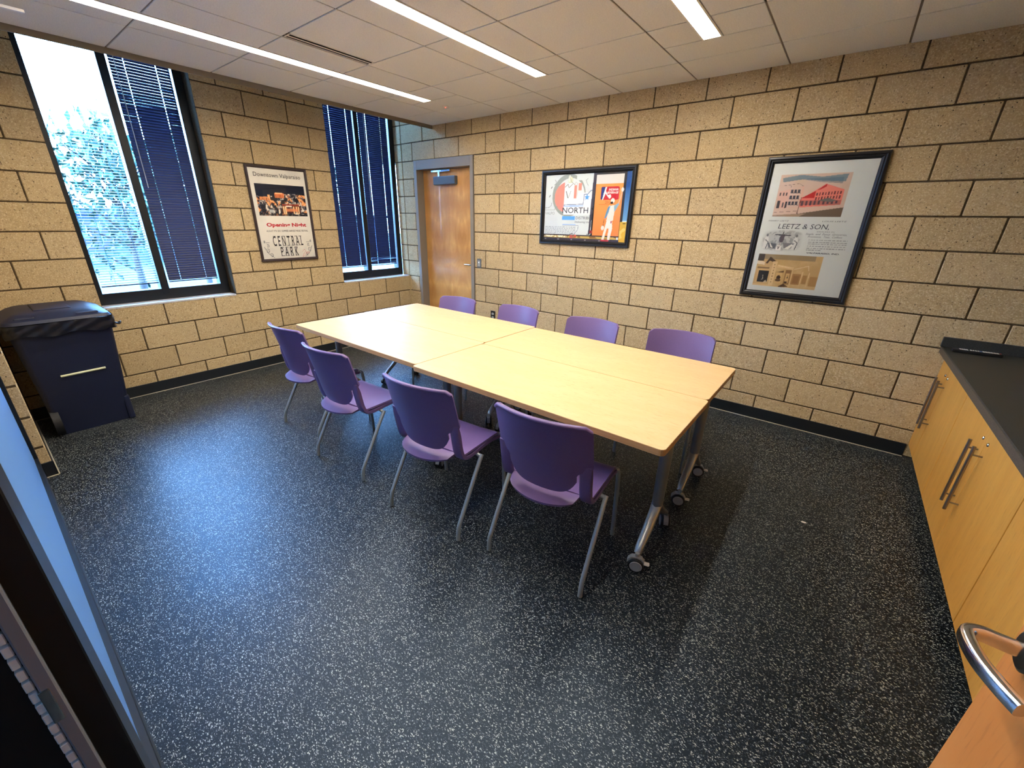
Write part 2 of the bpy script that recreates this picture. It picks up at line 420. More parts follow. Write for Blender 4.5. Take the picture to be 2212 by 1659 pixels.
# plenum lid keeps daylight from leaking over the tiles
bars.box((0.602, -3.876, ZC+0.12), (6.08, 0, ZC+0.14)); bars.box((0.602, -3.876, ZC+0.012), (0.606, 0, ZC+0.13))
ceiling = bars.obj('ceiling', TBAR); tag(ceiling, kind='structure')
G = 0.005; VX0, VX1, VY0, VY1 = 1.772, 1.842, -2.276, -1.674
def tile(x0, x1, y0, y1):
    MB().box((x0+G, y1+G, ZC), (x1-G, y0-G, ZC+0.016), 0.0015).obj('ceiling_tile', TILE, ceiling)
for i in range(len(gx)-1):
    lx = [q for q in LX if gx[i] < q < gx[i+1]]
    for j in range(len(gy)-1):
        y0, y1 = gy[j], gy[j+1]
        if lx:
            q = lx[0]
            if y0 > LY0 > y1:
                tile(gx[i], gx[i+1], y0, LY0); y0 = LY0
            if y0 <= LY0:
                tile(gx[i], q-LW+0.004, y0, y1); tile(q+LW-0.004, gx[i+1], y0, y1); continue
        if i == 2 and j == 3:
            tile(VX1-0.004, gx[i+1], y0, y1); continue
        tile(gx[i], gx[i+1], y0, y1)
o = MB().box((0.588, -3.876, ZC-0.036), (0.600, -0.001, ZC+0.20)).obj('trim_2', TRIMM); tag(o, kind='structure')

# linear lights
lab = ['long recessed strip light nearest the windows', 'middle of the three recessed ceiling strip lights', 'recessed strip light nearest the wood cabinets']
for i, lx in enumerate(LX):
    t = empty('strip_light', (lx, (LY0+LY1)/2, ZC), label=lab[i], cat='ceiling light', group='strip lights set in the ceiling')
    L = (LY0-LY1)/2
    MB().box((-0.046, -L+0.014, 0.012), (0.046, L-0.014, 0.020)).obj('lens', LENS, t)
    fm = MB()
    for s in (-1, 1): fm.box((s*0.047, -L, -0.003), (s*0.058, L, 0.05))
    for s in (-1, 1): fm.box((-0.047, s*L, -0.003), (0.047, s*(L-0.012), 0.05))
    fm.box((-0.058, -L, 0.05), (0.058, L, 0.053))
    fm.obj('housing', WHITE, t)

# slot diffuser
t = empty('slot_vent', ((VX0+VX1)/2, (VY0+VY1)/2, ZC), label='black two-slot air diffuser in the ceiling beside a strip light', cat='ceiling vent')
hl = (VY1-VY0)/2; hw = (VX1-VX0)/2
g = MB().box((-hw+0.001, -hl, 0.03), (hw-0.001, hl, 0.04)); g.box((-hw+0.001, -hl, 0.0012), (-hw+0.004, hl, 0.03)); g.box((hw-0.004, -hl, 0.0012), (hw-0.001, hl, 0.03)); g.box((-0.005, -hl, 0.0), (0.005, hl, 0.03)); g.obj('plenum', BLACK, t)
fm = MB()
for s in (-1, 1): fm.box((s*(hw-0.005), -hl, -0.002), (s*hw, hl, 0.001)); fm.box((-hw, s*(hl-0.008), -0.002), (hw, s*hl, 0.001))
fm.obj('border', WHITE, t)
MB().box((-0.006, -hl+0.008, -0.003), (0.006, hl-0.008, -0.0002)).obj('divider_bar', WHITE, t)
# occupancy sensor
t = empty('ceiling_sensor', (1.384, -0.545, ZC), label='small white ceiling sensor with a red light near the corner', cat='sensor')
MB().tube([(0, 0, 0.002), (0, 0, -0.008), (0, 0, -0.012)], [0.032, 0.030, 0.02], 20).obj('sensor_body', WHITE, t)
MB().tube([(0, 0, -0.012), (0, 0, -0.015)], [0.004, 0.003], 8).obj('indicator', emit('red_led', (1, 0.05, 0.02), 6), t)

# ------------------------------------------------------------------ windows and blinds
FX = -0.14
def window(name, y0, y1, ym, lw=0.045, rw=0.07):
    t = empty(name, (FX, (y0+y1)/2, 4*H), kind='structure'); cy = (y0+y1)/2
    Y = lambda y: y-cy
    zt = ZT-4*H; f = MB()
    f.box((-0.10, Y(y0), 0), (0, Y(y0+lw), zt), 0.003); f.box((-0.10, Y(y1-rw), 0), (0, Y(y1), zt), 0.003)
    f.box((-0.10, Y(y0), 0), (-0.001, Y(y1), 0.10), 0.003); f.box((-0.10, Y(y0), zt-0.06), (-0.001, Y(y1), zt))
    f.obj('window_frame', DARKMET, t)
    MB().box((-0.10, Y(ym-0.03), 0.05), (0.0, Y(ym+0.03), zt), 0.003).obj('mullion', DARKMET, t)
    MB().box((-0.026, Y(y0+lw-0.005), 0.095), (-0.022, Y(ym-0.025), zt-0.05)).obj('pane', GLASS, t)
    MB().box((-0.026, Y(ym+0.025), 0.095), (-0.022, Y(y1-rw+0.005), zt-0.05)).obj('pane', GLASS, t)
    MB().box((-0.11, Y(y0+0.002), -0.012), (-FX+0.004, Y(y1-0.002), 0.004), 0.002).obj('window_sill', SILL, t)
    return t
window('window_1', W1[0]*H, W1[1]*H, -2.765, 0.045, 0.072)
window('window_2', W2[0]*H, W2[1]*H-0.001, -0.537, 0.03, 0.07)

PITCH = 0.0215; SW = 0.0255
def slat_mesh(width, tilt, cords):
    """curved strip with a route hole at each cord; local x = depth, y = along"""
    g = MB(); hole = 0.0024; ys = [-width/2]
    for c in cords: ys += [c-hole, c+hole]
    ys.append(width/2); nseg = 6
    us = [-0.5, -0.25, -0.14, 0.14, 0.25, 0.5]
    def P(u, y):
        x = u*SW; z = 0.0022*(1-4*u*u)
        return (x*math.cos(tilt)+z*math.sin(tilt), y, -x*math.sin(tilt)+z*math.cos(tilt))
    for a in range(len(ys)-1):
        for b in range(len(us)-1):
            if a % 2 == 1 and b in (1, 2, 3): continue
            g.add([P(us[b], ys[a]), P(us[b+1], ys[a]), P(us[b+1], ys[a+1]), P(us[b], ys[a+1])], [(0, 1, 2, 3)], True)
    return g.mesh('slat', SLAT)
def blind(ya, yb, cords, tilt, label, wand=None, bottom=0.972, stray=False):
    cy = (ya+yb)/2; wd = yb-ya; X = -0.148
    top = 2.80
    t = empty('venetian_blind', (X, cy, bottom), label=label, cat='blind', group='window blinds')
    cl = [c-cy for c in cords]
    me = slat_mesh(wd, tilt, cl); n = int((top-0.02-bottom)/PITCH)
    for k in range(n):
        o = link('slat', me, t, (0, 0, 0.02+k*PITCH))
        if stray and k < 4: o.rotation_euler = (random.uniform(-0.02, 0.02), random.uniform(-0.5, 0.1), 0)
        else: o.rotation_euler = (random.uniform(-0.0015, 0.0015), random.uniform(-0.012, 0.012), 0)
    MB().box((-0.011, -wd/2, -0.006), (0.011, wd/2, 0.004), 0.003).obj('bottom_rail', SLAT, t)
    MB().box((-0.014, -wd/2, top-bottom), (0.014, wd/2, top-bottom+0.026), 0.002).obj('head_rail', SLAT, t)
    for c in cl:
        g = MB()
        for dx in (-0.0125, 0.0135): g.box((dx-0.0005, c-0.0006, 0), (dx+0.0005, c+0.0006, top-bottom))
        g.obj('ladder_cord', CORD, t)
    if wand:
        MB().tube([(0.022, wand-cy, top-bottom), (0.022, wand-cy, 1.77-bottom)], 0.0035, 6).obj('tilt_wand', WAND, t)
blind(-3.198, -2.802, (-3.10, -2.90), math.radians(15), 'open blind in the left half of the large window, trees showing through')
blind(-2.722, -2.322, (-2.625, -2.415), math.radians(65.8), 'nearly closed dark blind in the right half of the window by the bin', wand=-2.69)
blind(-0.984, -0.582, (-0.872, -0.662), math.radians(69), 'closed dark blind in the left half of the corner window')
blind(-0.5055, -0.098, (-0.400, -0.195), math.radians(69), 'closed dark blind in the corner window nearest the wooden door', wand=-0.435, stray=True)

# ------------------------------------------------------------------ wooden door in wall_back
d1 = empty('door_1', ((DX0+DX1)/2, 0, 0), kind='structure'); cx = (DX0+DX1)/2
hw = (DX1-DX0)/2
f = MB()
for s in (-1, 1):
    f.box((s*hw, -0.012, 0), (s*(hw-0.05), 0.19, DZ), 0.002); f.box((s*(hw-0.05), 0.145, 0), (s*(hw-0.066), 0.19, DZ-0.10))
f.box((-hw+0.05, -0.012, DZ-0.105), (hw-0.05, 0.19, DZ-0.0005), 0.002); f.box((-hw+0.05, 0.145, DZ-0.12), (hw-0.05, 0.19, DZ-0.105))
f.obj('door_frame', FRAME_TAUPE, d1)
leaf = MB().box((-hw+0.053, 0.100, 0.01), (hw-0.053, 0.144, DZ-0.108), 0.001).obj('door_leaf', BIRCH, d1)
g = MB().box((0.515-cx, 0.048, 1.955), (0.895-cx, 0.0995, 2.050), 0.010).obj('door_closer', CLOSER, d1)
g = MB().box((0.47-cx, 0.06, 2.100), (0.80-cx, 0.085, 2.122), 0.002); g.box((0.60-cx, 0.052, 2.045), (0.63-cx, 0.070, 2.11)); g.box((0.60-cx, 0.05, 2.098), (0.75-cx, 0.062, 2.106))
g.obj('closer_arm', CHROME, d1)
g = MB(); hx = 1.135-cx; hz = 1.03
g.cyl((hx, 0.100, hz), (hx, 0.092, hz), 0.026); g.tube(smooth_path([(hx, 0.095, hz), (hx, 0.05, hz), (hx-0.02, 0.04, hz), (hx-0.10, 0.04, hz)], 4), 0.009, 10)
g.obj('door_handle', CHROME, d1)
MB().box((-hw+0.066, 0.19, 0.0), (hw-0.066, 0.2, DZ)).obj('door_backing', BLACK, d1)
# outlet and switch
def plate(name, x, z, w_, h_, m1, label, cat, kind):
    t = empty(name, (x, 0, z), label=label, cat=cat)
    MB().box((-w_/2, -0.006, -h_/2), (w_/2, -0.0005, h_/2), 0.0015).obj('plate', m1, t)
    if kind == 'outlet':
        for s in (-1, 1): MB().prism(rounded_rect(-0.017, -0.014, 0.017, 0.014, 0.012), 0, 0.003, lambda p, s=s: (p[0], -0.006-p[2], p[1]+s*0.022)).obj('socket', GREYPL, t)
    else:
        MB().box((-0.017, -0.010, -0.034), (0.017, -0.005, 0.034), 0.001).obj('rocker', GREYPL, t)
        MB().cyl((0, -0.009, 0.012), (0, -0.0105, 0.012), 0.006, 12).obj('status_light', emit('sensor_glow', (0.8, 0.9, 1), 1.5), t)
plate('light_switch', 1.325, 1.067, 0.066, 0.112, mat('dark_grey_plate', s2l((92, 96, 98)), 0.4), 'grey occupancy light switch on the block wall beside the wooden door', 'light switch', 'switch')
plate('wall_outlet', 1.545, 0.463, 0.070, 0.115, mat('black_plate', s2l((24, 24, 26)), 0.4), 'black wall outlet low on the block wall behind the far chairs', 'outlet', 'outlet')

# ------------------------------------------------------------------ framed prints
class Ras:
    def __init__(s, w_, h_, nx):
        s.w, s.h = w_, h_; s.nx = nx; s.ny = int(nx*h_/w_)
        X, Y = np.meshgrid((np.arange(s.nx)+0.5)/s.nx, (np.arange(s.ny)+0.5)/s.ny); s.X = X; s.Y = Y   # y downwards
        s.im = np.ones((s.ny, s.nx, 3))
        s.a = h_/w_
    def put(s, m, c, op=1.0):
        c = np.array(s2l(c)); m = (m*op)[..., None] if m.dtype != bool else (m.astype(float)*op)[..., None]
        s.im = s.im*(1-m)+c*m
    def rect(s, x0, y0, x1, y1, c, op=1.0): s.put((s.X >= x0) & (s.X <= x1) & (s.Y >= y0) & (s.Y <= y1), c, op)
    def poly(s, pts, c, op=1.0):
        ins = np.zeros_like(s.X, bool); n = len(pts)
        for i in range(n):
            x0, y0 = pts[i]; x1, y1 = pts[(i+1) % n]
            if y0 == y1: continue
            k = ((y0 > s.Y) != (y1 > s.Y)) & (s.X < (x1-x0)*(s.Y-y0)/(y1-y0)+x0)
            ins ^= k
        s.put(ins, c, op)
    def ell(s, cx, cy, rx, ry, c, op=1.0, clip=None):
        m = ((s.X-cx)/rx)**2+((s.Y-cy)/ry)**2 <= 1
        if clip is not None: m &= clip
        s.put(m, c, op)
    def line(s, pts, wd, c, op=1.0):
        for (x0, y0), (x1, y1) in zip(pts[:-1], pts[1:]):
            ax, ay = s.X-x0, (s.Y-y0)*s.a; bx, by = x1-x0, (y1-y0)*s.a; L2 = bx*bx+by*by+1e-12
            t = np.clip((ax*bx+ay*by)/L2, 0, 1); s.put((ax-t*bx)**2+(ay-t*by)**2 < (wd/2)**2, c, op)
    def fbm(s, sc, seed, oct=4):
        r = np.random.RandomState(seed); o = np.zeros_like(s.X); amp = 1; tot = 0
        for k in range(oct):
            n = int(sc*2**k)+2; m = int(sc*2**k*s.a)+2; g = r.rand(m+1, n+1)
            fx = s.X*(n-1); fy = s.Y*(m-1); ix = fx.astype(int); iy = fy.astype(int); tx = fx-ix; ty = fy-iy
            v = g[iy, ix]*(1-tx)*(1-ty)+g[iy, ix+1]*tx*(1-ty)+g[iy+1, ix]*(1-tx)*ty+g[iy+1, ix+1]*tx*ty
            o += v*amp; tot += amp; amp *= 0.55
        return o/tot
    def textlines(s, x0, y0, x1, n, dy, c, seed, op=0.7, th=0.35):
        r = np.random.RandomState(seed)
        for k in range(n):
            x = x0; e = x1 if k < n-1 else x0+(x1-x0)*0.4; y = y0+k*dy
            while x < e:
                L = r.uniform(0.012, 0.035); s.rect(x, y, min(x+L, e), y+dy*th, c, op*r.uniform(0.6, 1)); x += L+0.008
    def obj(s, name, parent, z):
        ny, nx = s.ny, s.nx
        xs = np.linspace(-s.w/2, s.w/2, nx); ys = np.linspace(s.h/2, -s.h/2, ny)
        XX, YY = np.meshgrid(xs, ys); V = np.stack([XX, YY, np.full_like(XX, z)], -1).reshape(-1, 3)
        i = np.arange(ny*nx).reshape(ny, nx); F = np.stack([i[1:, :-1], i[1:, 1:], i[:-1, 1:], i[:-1, :-1]], -1).reshape(-1, 4)
        me = bpy.data.meshes.new(name); me.vertices.add(len(V)); me.vertices.foreach_set('co', V.ravel())
        me.loops.add(F.size); me.loops.foreach_set('vertex_index', F.ravel()); me.polygons.add(len(F))
        me.polygons.foreach_set('loop_start', np.arange(len(F))*4); me.polygons.foreach_set('loop_total', np.full(len(F), 4)); me.update()
        at = me.color_attributes.new('ink', 'FLOAT_COLOR', 'POINT')
        c = np.concatenate([s.im.reshape(-1, 3), np.ones((ny*nx, 1))], 1); at.data.foreach_set('color', c.ravel())
        me.materials.append(PRINT); return link(name, me, parent)

_ink = {}
def ink(c):
    if c not in _ink: _ink[c] = mat('ink_%d' % len(_ink), s2l(c), 0.6, spec=0.2)
    return _ink[c]
TEXTJOBS = []
def text(parent, s, x, y, size, c, z, width=None, align='CENTER', shear=0.0, bold=0.0, squash=None):
    """y = baseline; size = cap height; width = total width"""
    cu = bpy.data.curves.new('lettering', 'FONT'); cu.body = s; cu.size = size/0.70; cu.align_x = 'LEFT'; cu.shear = shear
    cu.offset = bold*size; cu.resolution_u = 2; cu.extrude = 0.0
    o = bpy.data.objects.new('tmp_text', cu); COL.objects.link(o)
    TEXTJOBS.append((o, parent, x, y, c, z, width, align))
def flush_text():
    bpy.context.view_layer.update(); dg = bpy.context.evaluated_depsgraph_get()
    for o, parent, x, y, c, z, width, align in TEXTJOBS:
        me = bpy.data.meshes.new_from_object(o.evaluated_get(dg)); me.name = 'lettering'
        xs = [v.co.x for v in me.vertices]; x0, x1 = min(xs), max(xs)
        k = (width/(x1-x0)) if width else 1.0
        W_ = (x1-x0)*k; ox = x-(W_/2 if align == 'CENTER' else 0)
        for v in me.vertices: v.co = ((v.co.x-x0)*k+ox, v.co.y+y, z)
        me.materials.clear(); me.materials.append(ink(c)); link('lettering', me, parent)
        cu = o.data; bpy.data.objects.remove(o); bpy.data.curves.remove(cu)

def moulding(parent, w_, h_, fw, prof, m):
    """mitred picture frame; prof = [(inset, height)...] from outer edge inwards"""
    g = MB(); rings = []
    for ins, z in prof:
        rings.append([(-w_/2+ins, -h_/2+ins, z), (w_/2-ins, -h_/2+ins, z), (w_/2-ins, h_/2-ins, z), (-w_/2+ins, h_/2-ins, z)])
    vs = [p for r in rings for p in r]; fs = []
    for i in range(len(rings)-1):
        for k in range(4): fs.append((i*4+k, i*4+(k+1) % 4, (i+1)*4+(k+1) % 4, (i+1)*4+k))
    g.add(vs, fs); return g.obj('picture_frame', m, parent)

def framed(loc, rot, w_, h_, fw, label, m, prof):
    t = empty('framed_poster', loc, rot, label=label, cat='poster')
    moulding(t, w_, h_, fw, prof, m)
    MB().box((-w_/2+0.004, -h_/2+0.004, 0.001), (w_/2-0.004, h_/2-0.004, 0.006)).obj('backing_board', BLACK, t)
    MB().box((-w_/2+fw-0.002, -h_/2+fw-0.002, 0.0125), (w_/2-fw+0.002, h_/2-fw+0.002, 0.0135)).obj('glazing', PGLASS, t)
    return t
ZP = 0.0085; ZI = 0.0100
# --- festival poster on the window wall
P1 = framed((0, -1.626, 1.570), (PI/2, 0, PI/2), 0.612, 0.915, 0.024, 'tall framed festival poster with a night town photo, between the two windows', PFRAME2,
            [(0, 0.001), (0, 0.020), (0.004, 0.024), (0.018, 0.022), (0.024, 0.014), (0.024, 0.006)])
pw, ph = 0.566, 0.869
r = Ras(pw, ph, 150); r.im[:] = s2l((226, 222, 210))
f1 = r.fbm(5, 3); r.put(np.clip((f1-0.5)*2, 0, 1), (196, 192, 186), 0.7)
x0, x1, y0, y1 = 0.075, 0.955, 0.165, 0.51
r.rect(x0, y0, x1, y1, (24, 28, 46))
ins = (r.X >= x0) & (r.X <= x1) & (r.Y >= y0) & (r.Y <= y1)
U = (r.X-x0)/(x1-x0); Vv = (r.Y-y0)/(y1-y0)
f2 = r.fbm(22, 11, 4); f3 = r.fbm(14, 5, 4); f4 = r.fbm(30, 8, 3)
town = ins & (Vv > 0.33+0.10*np.sin(U*5+1)*0.6)
r.put(town, (40, 38, 46)); r.put(town & (f2 > 0.50), (96, 92, 98)); r.put(town & (f2 > 0.57), (170, 160, 150)); r.put(town & (f2 > 0.63), (232, 222, 204))
r.put(town & (f3 > 0.56) & (f4 > 0.5), (206, 120, 70)); r.put(town & (f3 > 0.62), (240, 176, 116))
def pr(u0, v0, u1, v1, c, op=1): r.rect(x0+u0*(x1-x0), y0+v0*(y1-y0), x0+u1*(x1-x0), y0+v1*(y1-y0), c, op)
pr(0.36, 0.27, 0.55, 0.42, (226, 130, 80)); pr(0.38, 0.25, 0.52, 0.29, (250, 190, 140))
for k in range(5): pr(0.38+0.033*k, 0.31, 0.392+0.033*k, 0.40, (150, 70, 40))
pr(0.06, 0.40, 0.26, 0.50, (228, 150, 92)); pr(0.22, 0.33, 0.26, 0.46, (240, 180, 120))
for k in range(5): pr(0.08+0.034*k, 0.43, 0.092+0.034*k, 0.50, (120, 60, 40))
pr(0.48, 0.60, 0.84, 0.66, (150, 60, 44)); pr(0.46, 0.66, 0.86, 0.90, (92, 40, 34), 0.8)
for u in (0.49, 0.53, 0.70, 0.76, 0.81): pr(u, 0.68, u+0.025, 0.92, (255, 208, 150))
pr(0.56, 0.66, 0.68, 0.70, (250, 230, 210)); pr(0.55, 0.76, 0.80, 0.84, (232, 140, 90), 0.8)
pr(0.20, 0.80, 0.30, 0.90, (190, 196, 196), 0.8); pr(0.0, 0.93, 1.0, 1.0, (30, 28, 34), 0.7)
for sx in (1, -1):   # scroll ornaments
    for (cx_, cy_, rr) in ((0.10, 0.90, 0.032), (0.155, 0.955, 0.028), (0.115, 0.845, 0.022), (0.06, 0.80, 0.016)):
        cxx = cx_ if sx == 1 else 1.0-cx_
        d = np.sqrt((r.X-cxx)**2+((r.Y-cy_)*r.a)**2)
        r.put((np.abs(d-rr) < 0.004) & (((r.X-cxx)*sx > -rr*0.6)), (84, 92, 100))
        r.put(d < 0.007, (84, 92, 100))
    X_ = (lambda v: v if sx == 1 else 1-v)
    r.line([(X_(0.12), 0.79), (X_(0.12), 0.84)], 0.006, (84, 92, 100)); r.line([(X_(0.09), 0.81), (X_(0.15), 0.81)], 0.006, (84, 92, 100))
    r.line([(X_(0.05), 0.86), (X_(0.10), 0.93), (X_(0.17), 0.97), (X_(0.2), 0.985)], 0.009, (84, 92, 100), 0.9)
r.line([(0.74, 0.93), (0.79, 0.90), (0.81, 0.92), (0.76, 0.96), (0.74, 0.99), (0.79, 0.97), (0.83, 0.93), (0.83, 0.96), (0.87, 0.93), (0.88, 0.96)], 0.006, (214, 120, 116), 0.9)
r.obj('print', P1, ZP)
yy = lambda v: ph/2-v*ph
DK = (44, 42, 48)
text(P1, 'Downtown Valparaiso', 0.0, yy(0.088), 0.038, DK, ZI, 0.47)
text(P1, 'Opening Night', 0.015, yy(0.628), 0.034, (196, 40, 56), ZI, 0.42, bold=0.05)
text(P1, 'AUGUST 9TH 2011 SUMMER HARVEST MUSIC FESTIVAL', 0.015, yy(0.690), 0.019, (60, 58, 62), ZI, 0.44)
text(P1, 'C E N T R A L', 0.0, yy(0.850), 0.098, DK, ZI, 0.32, bold=0.012)
text(P1, 'P A R K', 0.0, yy(0.972), 0.092, DK, ZI, 0.19, bold=0.012)
for (tx0, tx1, ty0, cap) in ((-0.16, 0.16, 0.850, 0.098), (-0.095, 0.095, 0.972, 0.092)):   # slab serifs
    n = 7 if cap > 0.095 else 4; g = MB()
    for k in range(n):
        cxk = tx0+(tx1-tx0)*(k+0.5)/n*1.0
        for yb in (yy(ty0), yy(ty0)+cap-0.005): g.box((cxk-0.017, yb, ZI-0.0002), (cxk+0.013, yb+0.005, ZI+0.0001))
    g.obj('serifs', ink(DK), P1)

# --- wide poster
P2 = framed((2.692, 0, 1.683), (PI/2, 0, 0), 0.990, 0.690, 0.046, 'wide black-framed poster with an orange banner and a painter figure', PFRAME,
            [(0, 0.001), (0, 0.022), (0.006, 0.030), (0.018, 0.030), (0.024, 0.022), (0.032, 0.026), (0.040, 0.020), (0.046, 0.012), (0.046, 0.006)])
pw, ph = 0.902, 0.602
r = Ras(pw, ph, 260); r.im[:] = s2l((218, 226, 222))
f = r.fbm(5, 21); r.put(np.clip((f-0.5)*2, 0, 1), (206, 212, 214), 0.8)
r.ell(0.300, 0.315, 0.205, 0.315, (160, 168, 160)); r.ell(0.318, 0.325, 0.175, 0.265, (222, 228, 224))
r.ell(0.280, 0.340, 0.155, 0.225, (244, 150, 132), clip=r.X < 0.245)
r.rect(0.245, 0.28, 0.62, 0.60, (232, 236, 234)); r.rect(0.39, 0.0, 0.62, 0.10, (218, 226, 222))
r.ell(0.315, 0.09, 0.03, 0.05, (218, 222, 190)); r.ell(0.30, 0.065, 0.012, 0.05, (240, 242, 226)); r.line([(0.29, 0.02), (0.33, 0.12), (0.37, 0.16)], 0.004, (150, 150, 130))
r.poly([(0.245, 0.20), (0.27, 0.14), (0.33, 0.13), (0.36, 0.17), (0.36, 0.40), (0.245, 0.40)], (232, 236, 234))
r.rect(0.365, 0.17, 0.395, 0.36, (244, 150, 132)); r.rect(0.415, 0.14, 0.455, 0.24, (244, 150, 132))
r.line([(0.25, 0.19), (0.285, 0.15), (0.30, 0.20), (0.34, 0.15)], 0.005, (120, 110, 90)); r.line([(0.37, 0.15), (0.38, 0.12), (0.40, 0.14), (0.405, 0.34)], 0.005, (200, 204, 190))
r.poly([(0.262, 0.25), (0.272, 0.25), (0.298, 0.35), (0.288, 0.35)], (120, 124, 124)); r.line([(0.325, 0.25), (0.298, 0.35)], 0.004, (140, 144, 140))
r.line([(0.12, 0.08), (0.135, 0.10), (0.13, 0.14), (0.115, 0.15)], 0.006, (150, 154, 152)); r.line([(0.075, 0.20), (0.085, 0.18)], 0.01, (130, 134, 134)); r.line([(0.055, 0.33), (0.065, 0.31)], 0.01, (130, 134, 134))
r.line([(0.0, 0.50), (0.06, 0.49), (0.085, 0.46), (0.09, 0.42)], 0.005, (150, 154, 152)); r.line([(0.0, 0.53), (0.13, 0.53), (0.14, 0.49), (0.17, 0.48)], 0.005, (150, 160, 154))
r.line([(0.52, 0.08), (0.50, 0.10), (0.51, 0.14), (0.53, 0.18)], 0.005, (150, 154, 152))
r.line([(0.245, 0.455), (0.485, 0.445), (0.49, 0.30), (0.53, 0.30), (0.565, 0.25), (0.625, 0.245)], 0.007, (120, 140, 166)); r.line([(0.245, 0.475), (0.485, 0.468)], 0.010, (150, 190, 232))
sp = []
for k in range(10):
    a = -PI/2+k*PI/5; rr = 0.034 if k % 2 == 0 else 0.015; sp.append((0.525+rr*math.cos(a), 0.345+rr*math.sin(a)/r.a))
r.poly(sp, (92, 164, 224))
r.rect(0.235, 0.625, 0.395, 0.680, (98, 172, 232)); r.rect(0.245, 0.745, 0.41, 0.755, (150, 190, 232)); r.line([(0.245, 0.765), (0.445, 0.765), (0.44, 0.83), (0.395, 0.91), (0.39, 0.95)], 0.005, (120, 134, 150))
r.textlines(0.15, 0.945, 0.30, 1, 0.02, (90, 96, 104), 12, 0.8, 0.5); r.textlines(0.02, 0.785, 0.41, 7, 0.0235, (120, 126, 134), 4, 0.75, 0.45)
r.line([(0.44, 0.925), (0.47, 0.95), (0.51, 0.93), (0.53, 0.945), (0.56, 0.89), (0.575, 0.92), (0.62, 0.885)], 0.005, (70, 80, 92))
# orange panel, sky, field, street
yb = 0.905
r.rect(0.60, 0.0, 0.665, yb, (34, 36, 46)); r.poly([(0.585, 0), (0.62, 0), (0.605, 0.5), (0.59, 0.9), (0.57, 0.9)], (70, 70, 84))
r.rect(0.585, 0.83, 0.62, 0.88, (150, 60, 66))
r.rect(0.620, 0.0, 0.925, 0.05, (60, 60, 66)); r.rect(0.620, 0.035, 0.920, 0.17, (224, 222, 214)); r.rect(0.620, 0.16, 0.920, yb, (244, 160, 84))
g_ = np.clip((r.Y-0.3)/0.6, 0, 1)*((r.X > 0.62) & (r.X < 0.92) & (r.Y > 0.17) & (r.Y < yb)); r.put(g_, (244, 132, 70), 0.6)
r.rect(0.920, 0.0, 0.945, 0.95, (50, 50, 56)); r.rect(0.945, 0.0, 1.0, 0.70, (44, 92, 160))
r.put(np.clip((r.Y-0.2)/0.5, 0, 1)*((r.X > 0.945) & (r.Y < 0.70)), (120, 176, 216), 0.9)
r.rect(0.945, 0.68, 1.0, 0.70, (210, 226, 226)); r.rect(0.925, 0.70, 1.0, 1.0, (222, 180, 60)); fw_ = r.fbm(30, 77, 2); r.put((r.X > 0.925) & (r.Y > 0.70) & (fw_ > 0.55), (236, 206, 110)); r.rect(0.955, 0.715, 0.985, 0.73, (90, 70, 30))
# badge
def rr_(x0_, y0_, x1_, y1_, c): r.rect(x0_+0.012, y0_, x1_-0.012, y1_, c); r.rect(x0_, y0_+0.018, x1_, y1_-0.018, c); [r.ell(a_, b_, 0.012, 0.018, c) for a_ in (x0_+0.012, x1_-0.012) for b_ in (y0_+0.018, y1_-0.018)]
rr_(0.680, 0.205, 0.880, 0.385, (204, 44, 56)); r.poly([(0.684, 0.21), (0.735, 0.205), (0.71, 0.385), (0.684, 0.38)], (40, 66, 136))
r.poly([(0.728, 0.21), (0.745, 0.21), (0.735, 0.26), (0.760, 0.32), (0.79, 0.31), (0.80, 0.345), (0.785, 0.375), (0.765, 0.35), (0.735, 0.30), (0.725, 0.335), (0.71, 0.385), (0.70, 0.385), (0.712, 0.30)], (240, 240, 240))
r.line([(0.67, 0.452), (0.80, 0.452)], 0.004, (196, 110, 50))
# bottom strip and street
r.rect(0.0, 0.905, 0.925, 0.925, (60, 56, 66)); r.rect(0.0, 0.925, 0.90, 0.958, (206, 176, 96)); k5 = r.fbm(40, 6, 2); r.put((r.Y > 0.927) & (r.Y < 0.956) & (r.X < 0.32) & (k5 > 0.52), (250, 240, 200)); r.put((r.Y > 0.927) & (r.Y < 0.956) & (r.X < 0.90) & (k5 < 0.42), (150, 110, 60))
r.rect(0.0, 0.958, 0.925, 1.0, (70, 66, 82))
for k in range(5): r.rect(0.02+0.17*k, 0.978, 0.04+0.17*k, 0.992, (150, 150, 154))
r.rect(0.345, 0.915, 0.385, 0.965, (196, 96, 84)); r.rect(0.395, 0.905, 0.425, 0.95, (206, 90, 70)); r.line([(0.345, 0.915), (0.35, 0.895), (0.385, 0.895)], 0.004, (40, 40, 40))
